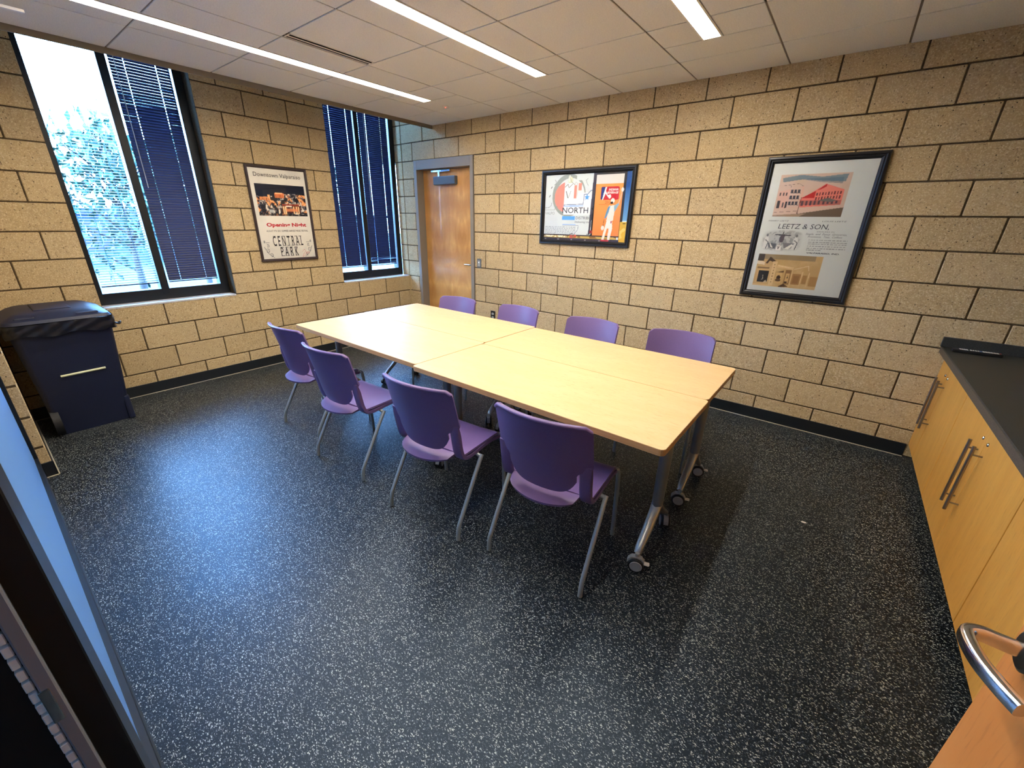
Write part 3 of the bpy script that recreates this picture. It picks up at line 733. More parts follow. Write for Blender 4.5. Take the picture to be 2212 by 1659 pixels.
# painter
Wt = (238, 234, 224)
r.poly([(0.775, 0.68), (0.835, 0.68), (0.845, 0.80), (0.825, 0.965), (0.800, 0.965), (0.803, 0.80), (0.785, 0.80), (0.760, 0.965), (0.733, 0.965)], Wt)
r.poly([(0.785, 0.47), (0.855, 0.46), (0.845, 0.68), (0.770, 0.69)], (226, 226, 214)); r.poly([(0.775, 0.49), (0.800, 0.47), (0.785, 0.57), (0.765, 0.64), (0.745, 0.66), (0.758, 0.57)], (104, 152, 190))
r.poly([(0.840, 0.47), (0.885, 0.43), (0.895, 0.45), (0.850, 0.56)], (140, 180, 204)); r.line([(0.888, 0.43), (0.905, 0.34), (0.912, 0.27)], 0.012, (236, 190, 160)); r.ell(0.915, 0.25, 0.014, 0.03, (240, 240, 232))
r.ell(0.820, 0.40, 0.021, 0.035, Wt); r.ell(0.812, 0.43, 0.015, 0.018, (60, 44, 40)); r.ell(0.735, 0.79, 0.018, 0.035, (236, 230, 220)); r.line([(0.745, 0.67), (0.738, 0.76)], 0.005, (90, 60, 60))
r.rect(0.722, 0.965, 0.815, 0.990, (196, 60, 76)); r.rect(0.820, 0.69, 0.832, 0.72, (180, 50, 60))
r.obj('print', P2, ZP)
xx = lambda u: -pw/2+u*pw; yy = lambda v: ph/2-v*ph
text(P2, 'NORTH', xx(0.393), yy(0.578), 0.052, (50, 58, 70), ZI, 0.285); text(P2, '\u2022', xx(0.598), yy(0.560), 0.06, (40, 44, 50), ZI, 0.015)
text(P2, 'DISTRIBU', xx(0.500), yy(0.672), 0.027, (90, 96, 106), ZI, 0.165); text(P2, 'Delivering the B', xx(0.500), yy(0.725), 0.017, (120, 126, 136), ZI, 0.185, shear=0.3)
text(P2, 'VALPO', xx(0.070), yy(0.602), 0.026, (150, 158, 156), ZI, 0.115)
text(P2, 'INDIANA', xx(0.820), yy(0.258), 0.018, (244, 240, 236), ZI, 0.095, bold=0.04, shear=0.2); text(P2, 'BEVERAGE', xx(0.815), yy(0.300), 0.018, (244, 240, 236), ZI, 0.110, bold=0.04, shear=0.2)
text(P2, '2012', xx(0.770), yy(0.440), 0.022, (170, 80, 40), ZI, 0.055)
text(P2, 'ENGEL\u2022S\u2022TIRECO', xx(0.165), yy(0.953), 0.013, (250, 244, 214), ZI, 0.27)

# --- tall poster near the cabinets
P3 = framed((4.520, 0, 1.524), (PI/2, 0, 0), 0.684, 0.987, 0.044, 'tall black-framed shop history print with a red building sketch, nearest the cabinets', PFRAME,
            [(0, 0.001), (0, 0.020), (0.005, 0.028), (0.016, 0.030), (0.024, 0.022), (0.030, 0.024), (0.038, 0.018), (0.044, 0.012), (0.044, 0.006)])
pw, ph = 0.600, 0.903
r = Ras(pw, ph, 200); r.im[:] = s2l((220, 226, 224))
# sketch of the building (photo coordinates remapped to 0..1 boxes)
bx0, bx1, by0, by1 = 0.105, 0.790, 0.085, 0.395
Q = lambda u, v: (bx0+u*(bx1-bx0), by0+v*(by1-by0))
def prc(u0, v0, u1, v1, c, op=1): a, b = Q(u0, v0), Q(u1, v1); r.rect(a[0], a[1], b[0], b[1], c, op)
def ppl(pts, c, op=1): r.poly([Q(*p) for p in pts], c, op)
def pln(pts, wd, c, op=1): r.line([Q(*p) for p in pts], wd, c, op)
prc(0, 0, 1, 1, (214, 190, 176)); fb = r.fbm(9, 31); inb = (r.X > bx0) & (r.X < bx1) & (r.Y > by0) & (r.Y < by1)
r.put(np.clip((fb-0.45)*2.5, 0, 1)*inb, (206, 184, 150), 0.6)
ppl([(0.03, 0.08), (0.3, 0.02), (0.6, 0.08), (0.95, 0.03), (0.93, 0.20), (0.6, 0.17), (0.35, 0.12), (0.05, 0.18)], (98, 138, 156), 0.8); ppl([(0.3, 0.12), (0.9, 0.10), (0.9, 0.24), (0.6, 0.20)], (88, 120, 142), 0.5)
ppl([(0.02, 0.40), (0.38, 0.28), (0.40, 0.78), (0.03, 0.80)], (222, 182, 166)); prc(0.19, 0.32, 0.36, 0.78, (216, 190, 176))
ppl([(0.36, 0.60), (0.68, 0.24), (0.95, 0.38), (0.95, 0.72), (0.38, 0.78)], (232, 132, 120)); ppl([(0.37, 0.56), (0.56, 0.40), (0.56, 0.56)], (196, 50, 50)); ppl([(0.58, 0.38), (0.69, 0.24), (0.69, 0.34)], (200, 56, 56))
ppl([(0.56, 0.42), (0.72, 0.28), (0.95, 0.40), (0.95, 0.60), (0.56, 0.60)], (236, 140, 124))
for k in range(3): prc(0.04+0.045*k, 0.42, 0.062+0.045*k, 0.50, (90, 78, 76))
for q in range(3):
    for k in range(3): prc(0.20+0.05*k, 0.36+0.14*q, 0.235+0.05*k, 0.44+0.14*q, (84, 84, 96)); pln([(0.20+0.05*k, 0.36+0.14*q), (0.245+0.05*k, 0.45+0.14*q)], 0.005, (60, 60, 70))
prc(0.03, 0.62, 0.075, 0.80, (70, 64, 66)); prc(0.11, 0.66, 0.135, 0.78, (90, 80, 80)); prc(0.155, 0.64, 0.185, 0.80, (66, 60, 64))
for q in range(2):
    for k in range(9): prc(0.58+0.04*k, 0.44+0.10*q-0.004*k, 0.597+0.04*k, 0.51+0.10*q-0.004*k, (120, 60, 66))
prc(0.38, 0.62, 0.94, 0.72, (170, 108, 100), 0.7)
for k in range(9): prc(0.39+0.06*k, 0.63, 0.42+0.06*k, 0.74-0.006*k, (84, 72, 84), 0.9)
ppl([(0.62, 0.62), (0.76, 0.56), (0.88, 0.62), (0.80, 0.66)], (120, 116, 112)); ppl([(0.0, 0.80), (0.42, 0.78), (1.0, 0.74), (1.0, 0.78), (0.6, 0.90), (0.0, 0.95)], (218, 192, 176))
ppl([(0.2, 0.97), (1.0, 0.78), (1, 1), (0, 1)], (116, 100, 84)); ppl([(0.0, 0.97), (0.5, 0.92), (0.4, 1), (0, 1)], (170, 146, 126)); pln([(0.375, 0.55), (0.365, 0.92)], 0.006, (84, 50, 50)); pln([(0.02, 0.90), (0.4, 0.86)], 0.003, (110, 90, 84)); pln([(0.08, 0.26), (0.3, 0.22), (0.36, 0.28)], 0.003, (110, 90, 84)); pln([(0.19, 0.32), (0.18, 0.25)], 0.003, (110, 90, 84))
# engraving
ex0, ex1, ey0, ey1 = 0.055, 0.475, 0.500, 0.660
bx0, bx1, by0, by1 = ex0, ex1, ey0, ey1
m_ = np.clip(1.25-(np.abs((r.X-(ex0+ex1)/2)/((ex1-ex0)/2))**4+np.abs((r.Y-(ey0+ey1)/2)/((ey1-ey0)/2))**4), 0, 1); r.put(m_, (188, 192, 192), 0.9)
fe = r.fbm(26, 41, 3); r.put(m_*(fe > 0.53), (150, 154, 158), 0.8)
INK3 = (62, 62, 72)
pln([(0.32, 0.22), (0.70, 0.24)], 0.012, INK3); pln([(0.52, 0.06), (0.50, 0.24)], 0.008, INK3); ppl([(0.45, 0.22), (0.57, 0.24), (0.55, 0.55), (0.50, 0.62), (0.44, 0.52)], (96, 92, 104)); pln([(0.45, 0.60), (0.44, 0.74), (0.49, 0.74), (0.50, 0.60)], 0.006, (220, 216, 210))
for cx_ in (0.12, 0.86):
    ppl([(cx_-0.05, 0.40), (cx_, 0.22), (cx_+0.05, 0.42), (cx_+0.07, 0.92), (cx_-0.07, 0.92)], (222, 224, 222)); pln([(cx_-0.03, 0.48), (cx_+0.05, 0.60), (cx_+0.02, 0.9)], 0.010, (100, 104, 112)); r.ell(*Q(cx_, 0.26), 0.012, 0.010, (120, 120, 126))
ppl([(0.16, 0.62), (0.40, 0.66), (0.38, 0.92), (0.22, 0.86)], (104, 106, 114)); ppl([(0.55, 0.60), (0.85, 0.62), (0.72, 0.90), (0.60, 0.86)], (130, 132, 138)); ppl([(0.62, 0.88), (0.78, 0.66), (0.82, 0.70), (0.72, 0.92)], (236, 236, 230)); ppl([(0.20, 0.56), (0.26, 0.84), (0.33, 0.88)], (236, 236, 230)); prc(0.40, 0.76, 0.53, 0.98, (236, 236, 234)); prc(0.42, 0.80, 0.51, 0.83, INK3); prc(0.455, 0.80, 0.478, 0.93, INK3)
r.textlines(0.545, 0.565, 0.92, 6, 0.0155, (96, 100, 108), 9, 0.7, 0.4)
# sepia street photograph
bx0, bx1, by0, by1 = 0.060, 0.740, 0.690, 0.955
prc(0, 0, 1, 1, (206, 174, 120)); ins = (r.X > bx0) & (r.X < bx1) & (r.Y > by0) & (r.Y < by1); fs_ = r.fbm(10, 55, 4)
r.put(np.clip((fs_-0.42)*3, 0, 1)*ins, (224, 198, 148), 0.8)
prc(0.1, 0, 0.9, 0.16, (150, 136, 108), 0.8); prc(0.0, 0.0, 0.10, 0.22, (90, 80, 68)); ppl([(0.0, 0.22), (0.12, 0.24), (0.13, 0.34), (0.0, 0.32)], (232, 218, 190)); ppl([(0.14, 0.28), (0.20, 0.08), (0.30, 0.20), (0.26, 0.24), (0.20, 0.20), (0.17, 0.30)], (84, 66, 50))
prc(0.02, 0.40, 0.22, 0.46, (120, 92, 62), 0.8); prc(0.03, 0.48, 0.25, 0.96, (216, 184, 128)); prc(0.06, 0.52, 0.23, 0.88, (52, 50, 46)); pln([(0.14, 0.66), (0.15, 0.78), (0.13, 0.80)], 0.007, (190, 180, 160)); ppl([(0.17, 0.88), (0.20, 0.80), (0.23, 0.88)], (214, 196, 160))
prc(0.26, 0.22, 0.33, 0.97, (230, 204, 154)); [prc(0.285, 0.30+0.09*k, 0.305, 0.33+0.09*k, (130, 100, 66)) for k in range(7)]
prc(0.35, 0.52, 0.45, 0.88, (220, 188, 132)); ppl([(0.35, 0.54), (0.46, 0.48), (0.46, 0.54)], (110, 84, 56)); r.ell(*Q(0.40, 0.70), 0.022, 0.018, (74, 56, 44)); r.ell(*Q(0.40, 0.78), 0.030, 0.012, (110, 84, 60))
prc(0.49, 0.46, 0.58, 0.90, (150, 116, 76)); prc(0.505, 0.56, 0.565, 0.86, (216, 184, 128)); ppl([(0.53, 0.70), (0.54, 0.62), (0.55, 0.70)], (60, 44, 34)); prc(0.51, 0.80, 0.55, 0.86, (70, 52, 40))
ppl([(0.42, 0.98), (0.50, 0.88), (0.58, 0.96), (0.46, 1.0)], (96, 72, 52)); prc(0.61, 0.56, 0.74, 0.88, (176, 136, 86)); prc(0.63, 0.62, 0.72, 0.84, (160, 120, 76)); prc(0.77, 0.58, 0.84, 0.84, (180, 142, 90)); prc(0.88, 0.60, 1.0, 0.90, (184, 146, 92)); pln([(0.60, 0.44), (0.60, 0.96)], 0.008, (232, 208, 160)); pln([(0.76, 0.48), (0.745, 0.90)], 0.008, (232, 208, 160)); pln([(0.86, 0.50), (0.855, 0.92)], 0.008, (232, 208, 160))
ppl([(0.34, 0.30), (0.60, 0.36), (0.60, 0.44), (0.34, 0.40)], (228, 200, 148)); pln([(0.36, 0.34), (0.56, 0.39)], 0.006, (246, 230, 190)); pln([(0.62, 0.42), (0.82, 0.30), (0.84, 0.44)], 0.006, (238, 220, 180)); prc(0.0, 0.95, 0.30, 1.0, (232, 206, 156), 0.7)
r.obj('print', P3, ZP)
xx = lambda u: -pw/2+u*pw; yy = lambda v: ph/2-v*ph
text(P3, 'HENRY LEETZ', xx(0.185), yy(0.432), 0.0085, (90, 96, 104), ZI, 0.13, shear=0.2); text(P3, 'LOUIS LEETZ', xx(0.745), yy(0.432), 0.0085, (90, 96, 104), ZI, 0.14, shear=0.2)
text(P3, 'LEETZ & SON,', xx(0.455), yy(0.487), 0.034, (78, 82, 92), ZI, 0.31, shear=0.12)
text(P3, 'DEALERS IN', xx(0.69), yy(0.508), 0.006, (90, 96, 104), ZI, 0.10)
text(P3, 'Staple  and  Fancy  Groceries,', xx(0.700), yy(0.530), 0.013, (110, 114, 122), ZI, 0.24, shear=0.25); text(P3, 'Provisions,  Teas,  Coffees', xx(0.695), yy(0.550), 0.0125, (110, 114, 122), ZI, 0.20, shear=0.25)
text(P3, 'VALPARAISO, IND.', xx(0.720), yy(0.672), 0.0095, (70, 76, 84), ZI, 0.195, bold=0.04, shear=0.15)
flush_text()

# ------------------------------------------------------------------ folding tables
def caster(x, y, z0, ang):
    """twin wheel caster built with its axle along x and brake tab towards +y, then swivelled"""
    W_, M_, T_ = MB(), MB(), MB()
    for s in (-1, 1):
        W_.tube([(s*0.006, 0, 0.0375), (s*0.009, 0, 0.0375), (s*0.022, 0, 0.0375), (s*0.024, 0, 0.0375)], [0.034, 0.0375, 0.0375, 0.034], 22)
        M_.tube([(s*0.0235, 0, 0.0375), (s*0.0265, 0, 0.0375)], [0.0295, 0.027], 22)
    M_.prism([(-0.043, 0.040), (-0.040, 0.060), (-0.025, 0.078), (0, 0.084), (0.022, 0.078), (0.036, 0.058), (0.030, 0.056), (0.018, 0.070), (0, 0.076), (-0.022, 0.070), (-0.034, 0.055)], -0.012, 0.012, lambda p: (p[2], p[0], p[1]))
    M_.tube([(0, 0, 0.074), (0, 0, z0)], 0.011, 10)
    T_.box((-0.011, 0.030, 0.044), (0.011, 0.060, 0.053), 0.003)
    R_ = Matrix.Rotation(ang, 3, 'Z')
    for m_ in (W_, M_, T_): m_.v = [tuple(R_ @ Vector(q)+Vector((x, y, 0))) for q in m_.v]
    return W_, M_, T_
def make_table(loc, rz, label, sw, L=1.516, W=0.637, cols=(-0.70, 0.685)):
    t = empty('folding_table', loc, (0, 0, rz), label=label, cat='table', group='maple tables pushed together')
    HT = 0.738; TH = 0.029
    rr = rounded_rect(-L/2, -W/2, L/2, W/2, 0.022, 4)
    g = MB(); g.prism(rr, HT-0.003, HT); g.obj('table_top', MAPLE, t)
    g = MB(); g.prism(rounded_rect(-L/2-0.0008, -W/2-0.0008, L/2+0.0008, W/2+0.0008, 0.022, 4), HT-TH, HT-0.0025); g.obj('edge_band', MAPLE_EDGE, t)
    MB().box((cols[0]+0.03, -0.02, 0.655), (cols[1]-0.03, 0.02, 0.695), 0.003).obj('crossbeam', COLUMN, t)
    for c in cols:
        g = MB(); g.tube([(c, 0, 0.70), (c, 0, 0.66), (c, 0, 0.245)], [0.028, 0.028, 0.0265], 20)
        lg = g.obj('column', COLUMN, t)
        MB().box((c-0.03, -0.20, 0.692), (c+0.03, 0.20, HT-TH), 0.003).obj('top_bracket', COLUMN, t)
        for s in (-1, 1):
            g = MB(); pts = smooth_path([(c, 0, 0.262), (c, s*0.035, 0.225), (c, s*0.10, 0.165), (c, s*0.165, 0.115), (c, s*0.185, 0.088)], 4)
            n = len(pts)
            rings = []
            for i, p in enumerate(pts):
                q = i/(n-1); hwid = 0.027-0.010*q; ht = 0.020-0.007*q
                tdir = (pts[min(i+1, n-1)]-pts[max(i-1, 0)]).normalized(); nrm = Vector((0, -s*tdir.z, s*tdir.y))*(1 if True else 1)
                if nrm.z < 0: nrm = -nrm
                ring = [p+Vector((hwid, 0, 0))-nrm*ht*0.5, p+Vector((hwid*0.95, 0, 0))+nrm*ht*0.55, p+Vector((hwid*0.5, 0, 0))+nrm*ht, p+Vector((-hwid*0.5, 0, 0))+nrm*ht, p+Vector((-hwid*0.95, 0, 0))+nrm*ht*0.55, p+Vector((-hwid, 0, 0))-nrm*ht*0.5]
                if s < 0: ring = ring[::-1]
                rings.append(ring)
            vs = [q for rg in rings for q in rg]; fs = []
            for i in range(n-1):
                for k in range(6): fs.append((i*6+k, i*6+(k+1) % 6, (i+1)*6+(k+1) % 6, (i+1)*6+k))
            g.add(vs, fs, True); g.add(rings[0], [tuple(range(6))[::-1]]); g.add(rings[-1], [tuple(range(6))])
            ft = g.obj('foot', CASTAL, t)
            a, b, d = caster(c+0.004, s*0.198, 0.10, math.radians(sw[(c > 0, s)]))
            o = b.obj('caster', GREYPL, t); a.obj('wheel', BLACK, o); d.obj('brake_tab', WHITE, o)
    return t
make_table((3.662, -2.066, 0), math.radians(-0.7), 'maple table near side, at the end by the camera, beside the two nearest purple chairs', {(True, -1): -72, (True, 1): 25, (False, -1): 30, (False, 1): -60})
make_table((3.664, -1.425, 0), math.radians(-0.7), 'maple table far side, at the right end towards the block wall', {(True, -1): -76, (True, 1): -72, (False, -1): 10, (False, 1): 60})
make_table((2.140, -2.018, 0), math.radians(-0.6), 'maple table near side, at the window end, corner beside the leftmost chair', {(True, -1): 15, (True, 1): -30, (False, -1): 70, (False, 1): 20})
make_table((2.140, -1.377, 0), math.radians(-0.6), 'maple table far side, at the end nearest the wooden door', {(True, -1): 40, (True, 1): -70, (False, -1): 5, (False, 1): 35})

# ------------------------------------------------------------------ purple chairs (local: faces +y, origin on floor)
def sheet(rows, thick, mirror=False):
    """closed slab from a grid of points; thickness along averaged normals"""
    bm = bmesh.new(); g = [[bm.verts.new(p) for p in r_] for r_ in rows]
    for i in range(len(rows)-1):
        for j in range(len(rows[0])-1):
            bm.faces.new((g[i][j], g[i][j+1], g[i+1][j+1], g[i+1][j]))
    bmesh.ops.recalc_face_normals(bm, faces=bm.faces[:]); bm.normal_update()
    bmesh.ops.solidify(bm, geom=bm.faces[:], thickness=thick)
    me = bpy.data.meshes.new('m'); bm.to_mesh(me); bm.free()
    for p in me.polygons: p.use_smooth = True
    return me
def shade_sharp(me, ang=40):
    bm = bmesh.new(); bm.from_mesh(me)
    for e in bm.edges:
        if len(e.link_faces) == 2 and e.calc_face_angle(0) > math.radians(ang): e.smooth = False
    bm.to_mesh(me); bm.free()

def back_y(x, z):
    q = min(1, abs(x)/0.228); lean = -0.128-(z-0.44)*0.20-max(0, z-0.62)*0.06
    bow = 0.062*(1-q*q)
    return lean-bow
def make_chair():
    t = empty('stacking_chair')
    # seat pan with waterfall front and a rear lip that shows below the back
    rows = []; ny = 16; nx = 16
    for j in range(ny+1):
        v = j/ny; y = -0.130+v*0.335; row = []
        for i in range(nx+1):
            u = -1+2*i/nx; hwid = 0.222 if v < 0.9 else 0.222-0.02*((v-0.9)/0.1)**2
            z = 0.452-0.012*(1-u*u)*math.sin(PI*min(1, v*1.1))+0.004*abs(u)**3
            if v > 0.86: z -= 0.035*((v-0.86)/0.14)**2
            row.append((u*hwid, y, z))
        rows.append(row)
    me = sheet(rows, 0.011); shade_sharp(me); me.name = 'seat'; me.materials.append(PURPLE); seat = link('seat', me, t)
    rows = []
    for j in range(9):
        v = j/8; row = []
        for i in range(15):
            u = -1+2*i/14; hwid = 0.171-0.012*v*v
            ye = -0.255+0.055*u*u+0.012*abs(u)**8
            y = -0.120+(ye+0.120)*v
            z = 0.450-0.012*(1-u*u)*(1-v)+0.002-0.016*v*v*1.0+0.0
            row.append((u*hwid, y, z))
        rows.append(row)
    me = sheet(rows, 0.012); shade_sharp(me); me.name = 'seat_lip'; me.materials.append(PURPLE); link('seat_lip', me, seat)
    # side rails sweeping into the uprights
    for s in (-1, 1):
        path = smooth_path([(0.222, 0.190, 0.418), (0.224, 0.10, 0.432), (0.225, 0.0, 0.430), (0.224, -0.080, 0.424), (0.222, -0.126, 0.436), (0.221, -0.148, 0.480), (0.222, back_y(0.22, 0.56)-0.006, 0.560), (0.223, back_y(0.22, 0.63)-0.004, 0.630)], 5)
        rings = []; n = len(path)
        for i, p in enumerate(path):
            td = (path[min(i+1, n-1)]-path[max(0, i-1)]).normalized(); nr = Vector((0, td.z, -td.y))   # outward/down/rear
            if nr.y > 0.2 and i > n/2: nr = -nr
            if i <= n/2 and nr.z > 0: nr = -nr
            q = i/(n-1); wid = 0.014+0.040*min(1, max(0, (q-0.35)/0.25)); th = 0.020 if q < 0.9 else 0.020*(1-(q-0.9)*6)
            inx = 0.003
            P = lambda dx, dn: Vector((s*(p.x+dx), p.y, p.z))+nr*dn
            ring = [P(inx, -th*0.55), P(inx, th*0.35), P(inx-0.006, th*0.6), P(inx-wid+0.006, th*0.6), P(inx-wid, th*0.3), P(inx-wid, -th*0.4)]
            rings.append(ring if s > 0 else ring[::-1])
        g = MB(); vs = [q_ for rg in rings for q_ in rg]; fs = []
        for i in range(n-1):
            for k in range(6): fs.append((i*6+k, (i+1)*6+k, (i+1)*6+(k+1) % 6, i*6+(k+1) % 6))
        g.add(vs, fs, True); g.add(rings[0], [tuple(range(6))]); g.add(rings[-1], [tuple(range(6))[::-1]])
        o = g.obj('side_rail', PURPLE, t); shade_sharp(o.data, 50)
    # back panel
    rows = []; nz = 26; nx = 24
    for j in range(nz+1):
        v = j/nz; row = []
        for i in range(nx+1):
            u = -1+2*i/nx
            zb = 0.468+0.075*abs(u)**5; zt = 0.836-0.018*max(0, (abs(u)-0.90)/0.10)**2-0.006*abs(u)**2
            z = zb+(zt-zb)*v
            wlow = 0.165; wtop = 0.228
            k = min(1, max(0, (z-0.575)/0.05)); k = k*k*(3-2*k); hwid = wlow+(wtop-wlow)*k-0.006*max(0, (z-0.8)/0.036)
            x = u*hwid
            row.append((x, back_y(x, z), z))
        rows.append(row)
    me = sheet(rows, 0.012); shade_sharp(me); me.name = 'backrest'; me.materials.append(PURPLE); back = link('backrest', me, t)
    # rolled top edge
    pts = []
    for i in range(25):
        u = -1+2*i/24; x = u*0.221; z = 0.833-0.018*max(0, (abs(u)-0.90)/0.10)**2-0.006*u*u
        pts.append((x, back_y(x, z)-0.001, z))
    g = MB(); g.tube(pts, 0.0088, 8); g.obj('top_edge', PURPLE, back)
    # steel frame
    for s in (-1, 1):
        g = MB(); g.tube(smooth_path([(s*0.247, -0.015, 0.412), (s*0.248, -0.06, 0.345), (s*0.249, -0.195, 0.125), (s*0.249, -0.222, 0.070), (s*0.249, -0.230, 0.004)], 5), 0.0112, 12)
        g.tube([(s*0.205, -0.022, 0.415), (s*0.247, -0.022, 0.402)], 0.010, 10); g.obj('leg', STEEL, t)
        g = MB(); g.tube(smooth_path([(s*0.185, 0.180, 0.428), (s*0.215, 0.200, 0.424), (s*0.226, 0.212, 0.395), (s*0.230, 0.220, 0.25), (s*0.232, 0.232, 0.004)], 5), 0.0112, 12); g.obj('leg', STEEL, t)
        g = MB(); g.tube([(s*0.185, 0.18, 0.425), (s*0.19, -0.05, 0.420)], 0.010, 8); g.obj('seat_support', STEEL, t)
    g = MB(); g.tube([(-0.205, -0.022, 0.418), (0.205, -0.022, 0.418)], 0.010, 8); g.tube([(-0.19, 0.178, 0.425), (0.19, 0.178, 0.425)], 0.010, 8); g.obj('crossbar', STEEL, t)
    return t
def copy_tree(o, parent=None):
    c = o.copy(); COL.objects.link(c)
    if parent: c.parent = parent
    for ch in list(o.children): copy_tree(ch, c)
    return c
CH = [((3.950, -2.375), 5.0, 'purple chair nearest the camera, back turned, at the table corner', 0),
      ((3.285, -2.468), 5.0, 'purple chair seen from behind, second from the camera on the near side', 0),
      ((2.455, -2.462), 3.0, 'purple chair seen from behind, second from the window end on the near side', 0),
      ((1.768, -2.365), 1.5, 'purple chair nearest the bin, leftmost at the near table side', 0),
      ((1.895, -1.160), 184.5, 'purple chair across the table, in front of the wooden door', 1),
      ((2.587, -1.120), 176.5, 'purple chair across the table, beside the wall outlet', 1),
      ((3.335, -1.130), 180.0, 'purple chair across the table, below the wide poster', 1),
      ((4.020, -1.072), 183.5, 'purple chair across the table, closest to the wood cabinets', 1)]
proto = make_chair()
for i, ((x, y), a, lb, side) in enumerate(CH):
    o = proto if i == 0 else copy_tree(proto)
    o.location = (x, y, 0); o.rotation_euler = (0, 0, math.radians(a))
    tag(o, lb, 'chair', 'purple chairs facing away on the near side' if side == 0 else 'purple chairs across the table')

# ------------------------------------------------------------------ wheeled bin
t = empty('waste_bin', (0.30, -3.575, 0), label='tall dark navy wheeled bin in the corner under the large window', cat='bin')
def loft(levels, n=5):
    rings = []
    for (x0, y0, x1, y1, r_, z) in levels: rings.append([(x, y, z) for x, y in rounded_rect(x0, y0, x1, y1, r_, n)])
    m = len(rings[0]); vs = [p for rg in rings for p in rg]; fs = []
    for i in range(len(rings)-1):
        for k in range(m): fs.append((i*m+k, i*m+(k+1) % m, (i+1)*m+(k+1) % m, (i+1)*m+k))
    fs.append(tuple(range(m))[::-1]); fs.append(tuple((len(rings)-1)*m+k for k in range(m))); return vs, fs
g = MB(); vs, fs = loft([(-0.215, -0.205, 0.19, 0.215, 0.03, 0.0), (-0.235, -0.225, 0.235, 0.245, 0.035, 0.40), (-0.262, -0.25, 0.268, 0.272, 0.04, 0.78)]); g.add(vs, fs, True)
g.box((0.16, 0.195, 0.0), (0.212, 0.235, 0.20), 0.012)
o = g.obj('body', BIN, t); shade_sharp(o.data, 35)
g = MB(); vs, fs = loft([(-0.272, -0.262, 0.285, 0.285, 0.05, 0.775), (-0.276, -0.266, 0.292, 0.290, 0.05, 0.795), (-0.272, -0.262, 0.287, 0.286, 0.05, 0.81)]); g.add(vs, fs, True); g.obj('rim', BIN, t)
g = MB(); g.tube([(0.242, -0.09, 0.455), (0.246, 0.155, 0.462)], 0.0085, 8); g.obj('pale_strip', mat('pale_yellow_strip', s2l((206, 206, 168)), 0.5), t)
g = MB(); g.tube([(0.155, -0.215, 0.105), (0.155, -0.172, 0.105)], 0.105, 28); g.obj('wheel', BLACK, t)
g = MB(); vs, fs = loft([(-0.275, -0.268, 0.288, 0.288, 0.06, 0.852), (-0.268, -0.260, 0.278, 0.278, 0.06, 0.872), (-0.245, -0.205, 0.225, 0.215, 0.05, 0.905), (-0.235, -0.170, 0.175, 0.185, 0.05, 0.915)]); g.add(vs, fs, True)
o = g.obj('lid', BIN, t); shade_sharp(o.data, 30)
g = MB(); g.box((-0.20, -0.09, 0.908), (0.14, 0.10, 0.922), 0.01); g.box((0.20, 0.10, 0.872), (0.26, 0.22, 0.895), 0.008); g.box((0.20, -0.20, 0.872), (0.26, -0.10, 0.895), 0.008); g.obj('lid_ribs', BIN, t)
# liner: crumpled skirt over the rim
t = empty('bin_liner', (0.30, -3.575, 0.80), label='shiny black plastic liner folded over the rim of the navy bin', cat='bin bag')
ring = rounded_rect(-0.278, -0.268, 0.296, 0.293, 0.06, 6); nr = []
for i in range(len(ring)):
    a, b = ring[i], ring[(i+1) % len(ring)]; L = math.hypot(b[0]-a[0], b[1]-a[1]); k = max(1, int(L/0.014))
    for q in range(k): nr.append((a[0]+(b[0]-a[0])*q/k, a[1]+(b[1]-a[1])*q/k))
levels = 9; vs = []; m = len(nr); rnd = [random.uniform(-1, 1) for _ in range(m)]
for j in range(levels):
    v = j/(levels-1)
    for i, (x, y) in enumerate(nr):
        q = rnd[i]*0.5+rnd[(i+1) % m]*0.3+rnd[(i-2) % m]*0.2
        wv = 0.004*q*(1+2*abs(v-0.5))+0.003*math.sin(i*0.9+v*9)
        L = math.hypot(x, y); z = 0.052-v*0.085-0.010*math.sin(i*0.35)*v+0.003*q
        z = min(z, 0.05)
        if y < -0.25: wv = min(wv, 0.004)
        vs.append((x*(1+(0.006+wv)/L), y*(1+(0.006+wv)/L), z))
fs = [(j*m+i, (j+1)*m+i, (j+1)*m+(i+1) % m, j*m+(i+1) % m) for j in range(levels-1) for i in range(m)]
g = MB(); g.add(vs, fs, True); g.obj('skirt', BAG, t)
g = MB(); g.tube(smooth_path([(0.285, 0.285, -0.005), (0.31, 0.305, -0.012), (0.30, 0.315, 0.0), (0.285, 0.30, -0.01)], 4), 0.006, 8); g.obj('knot', BAG, t)

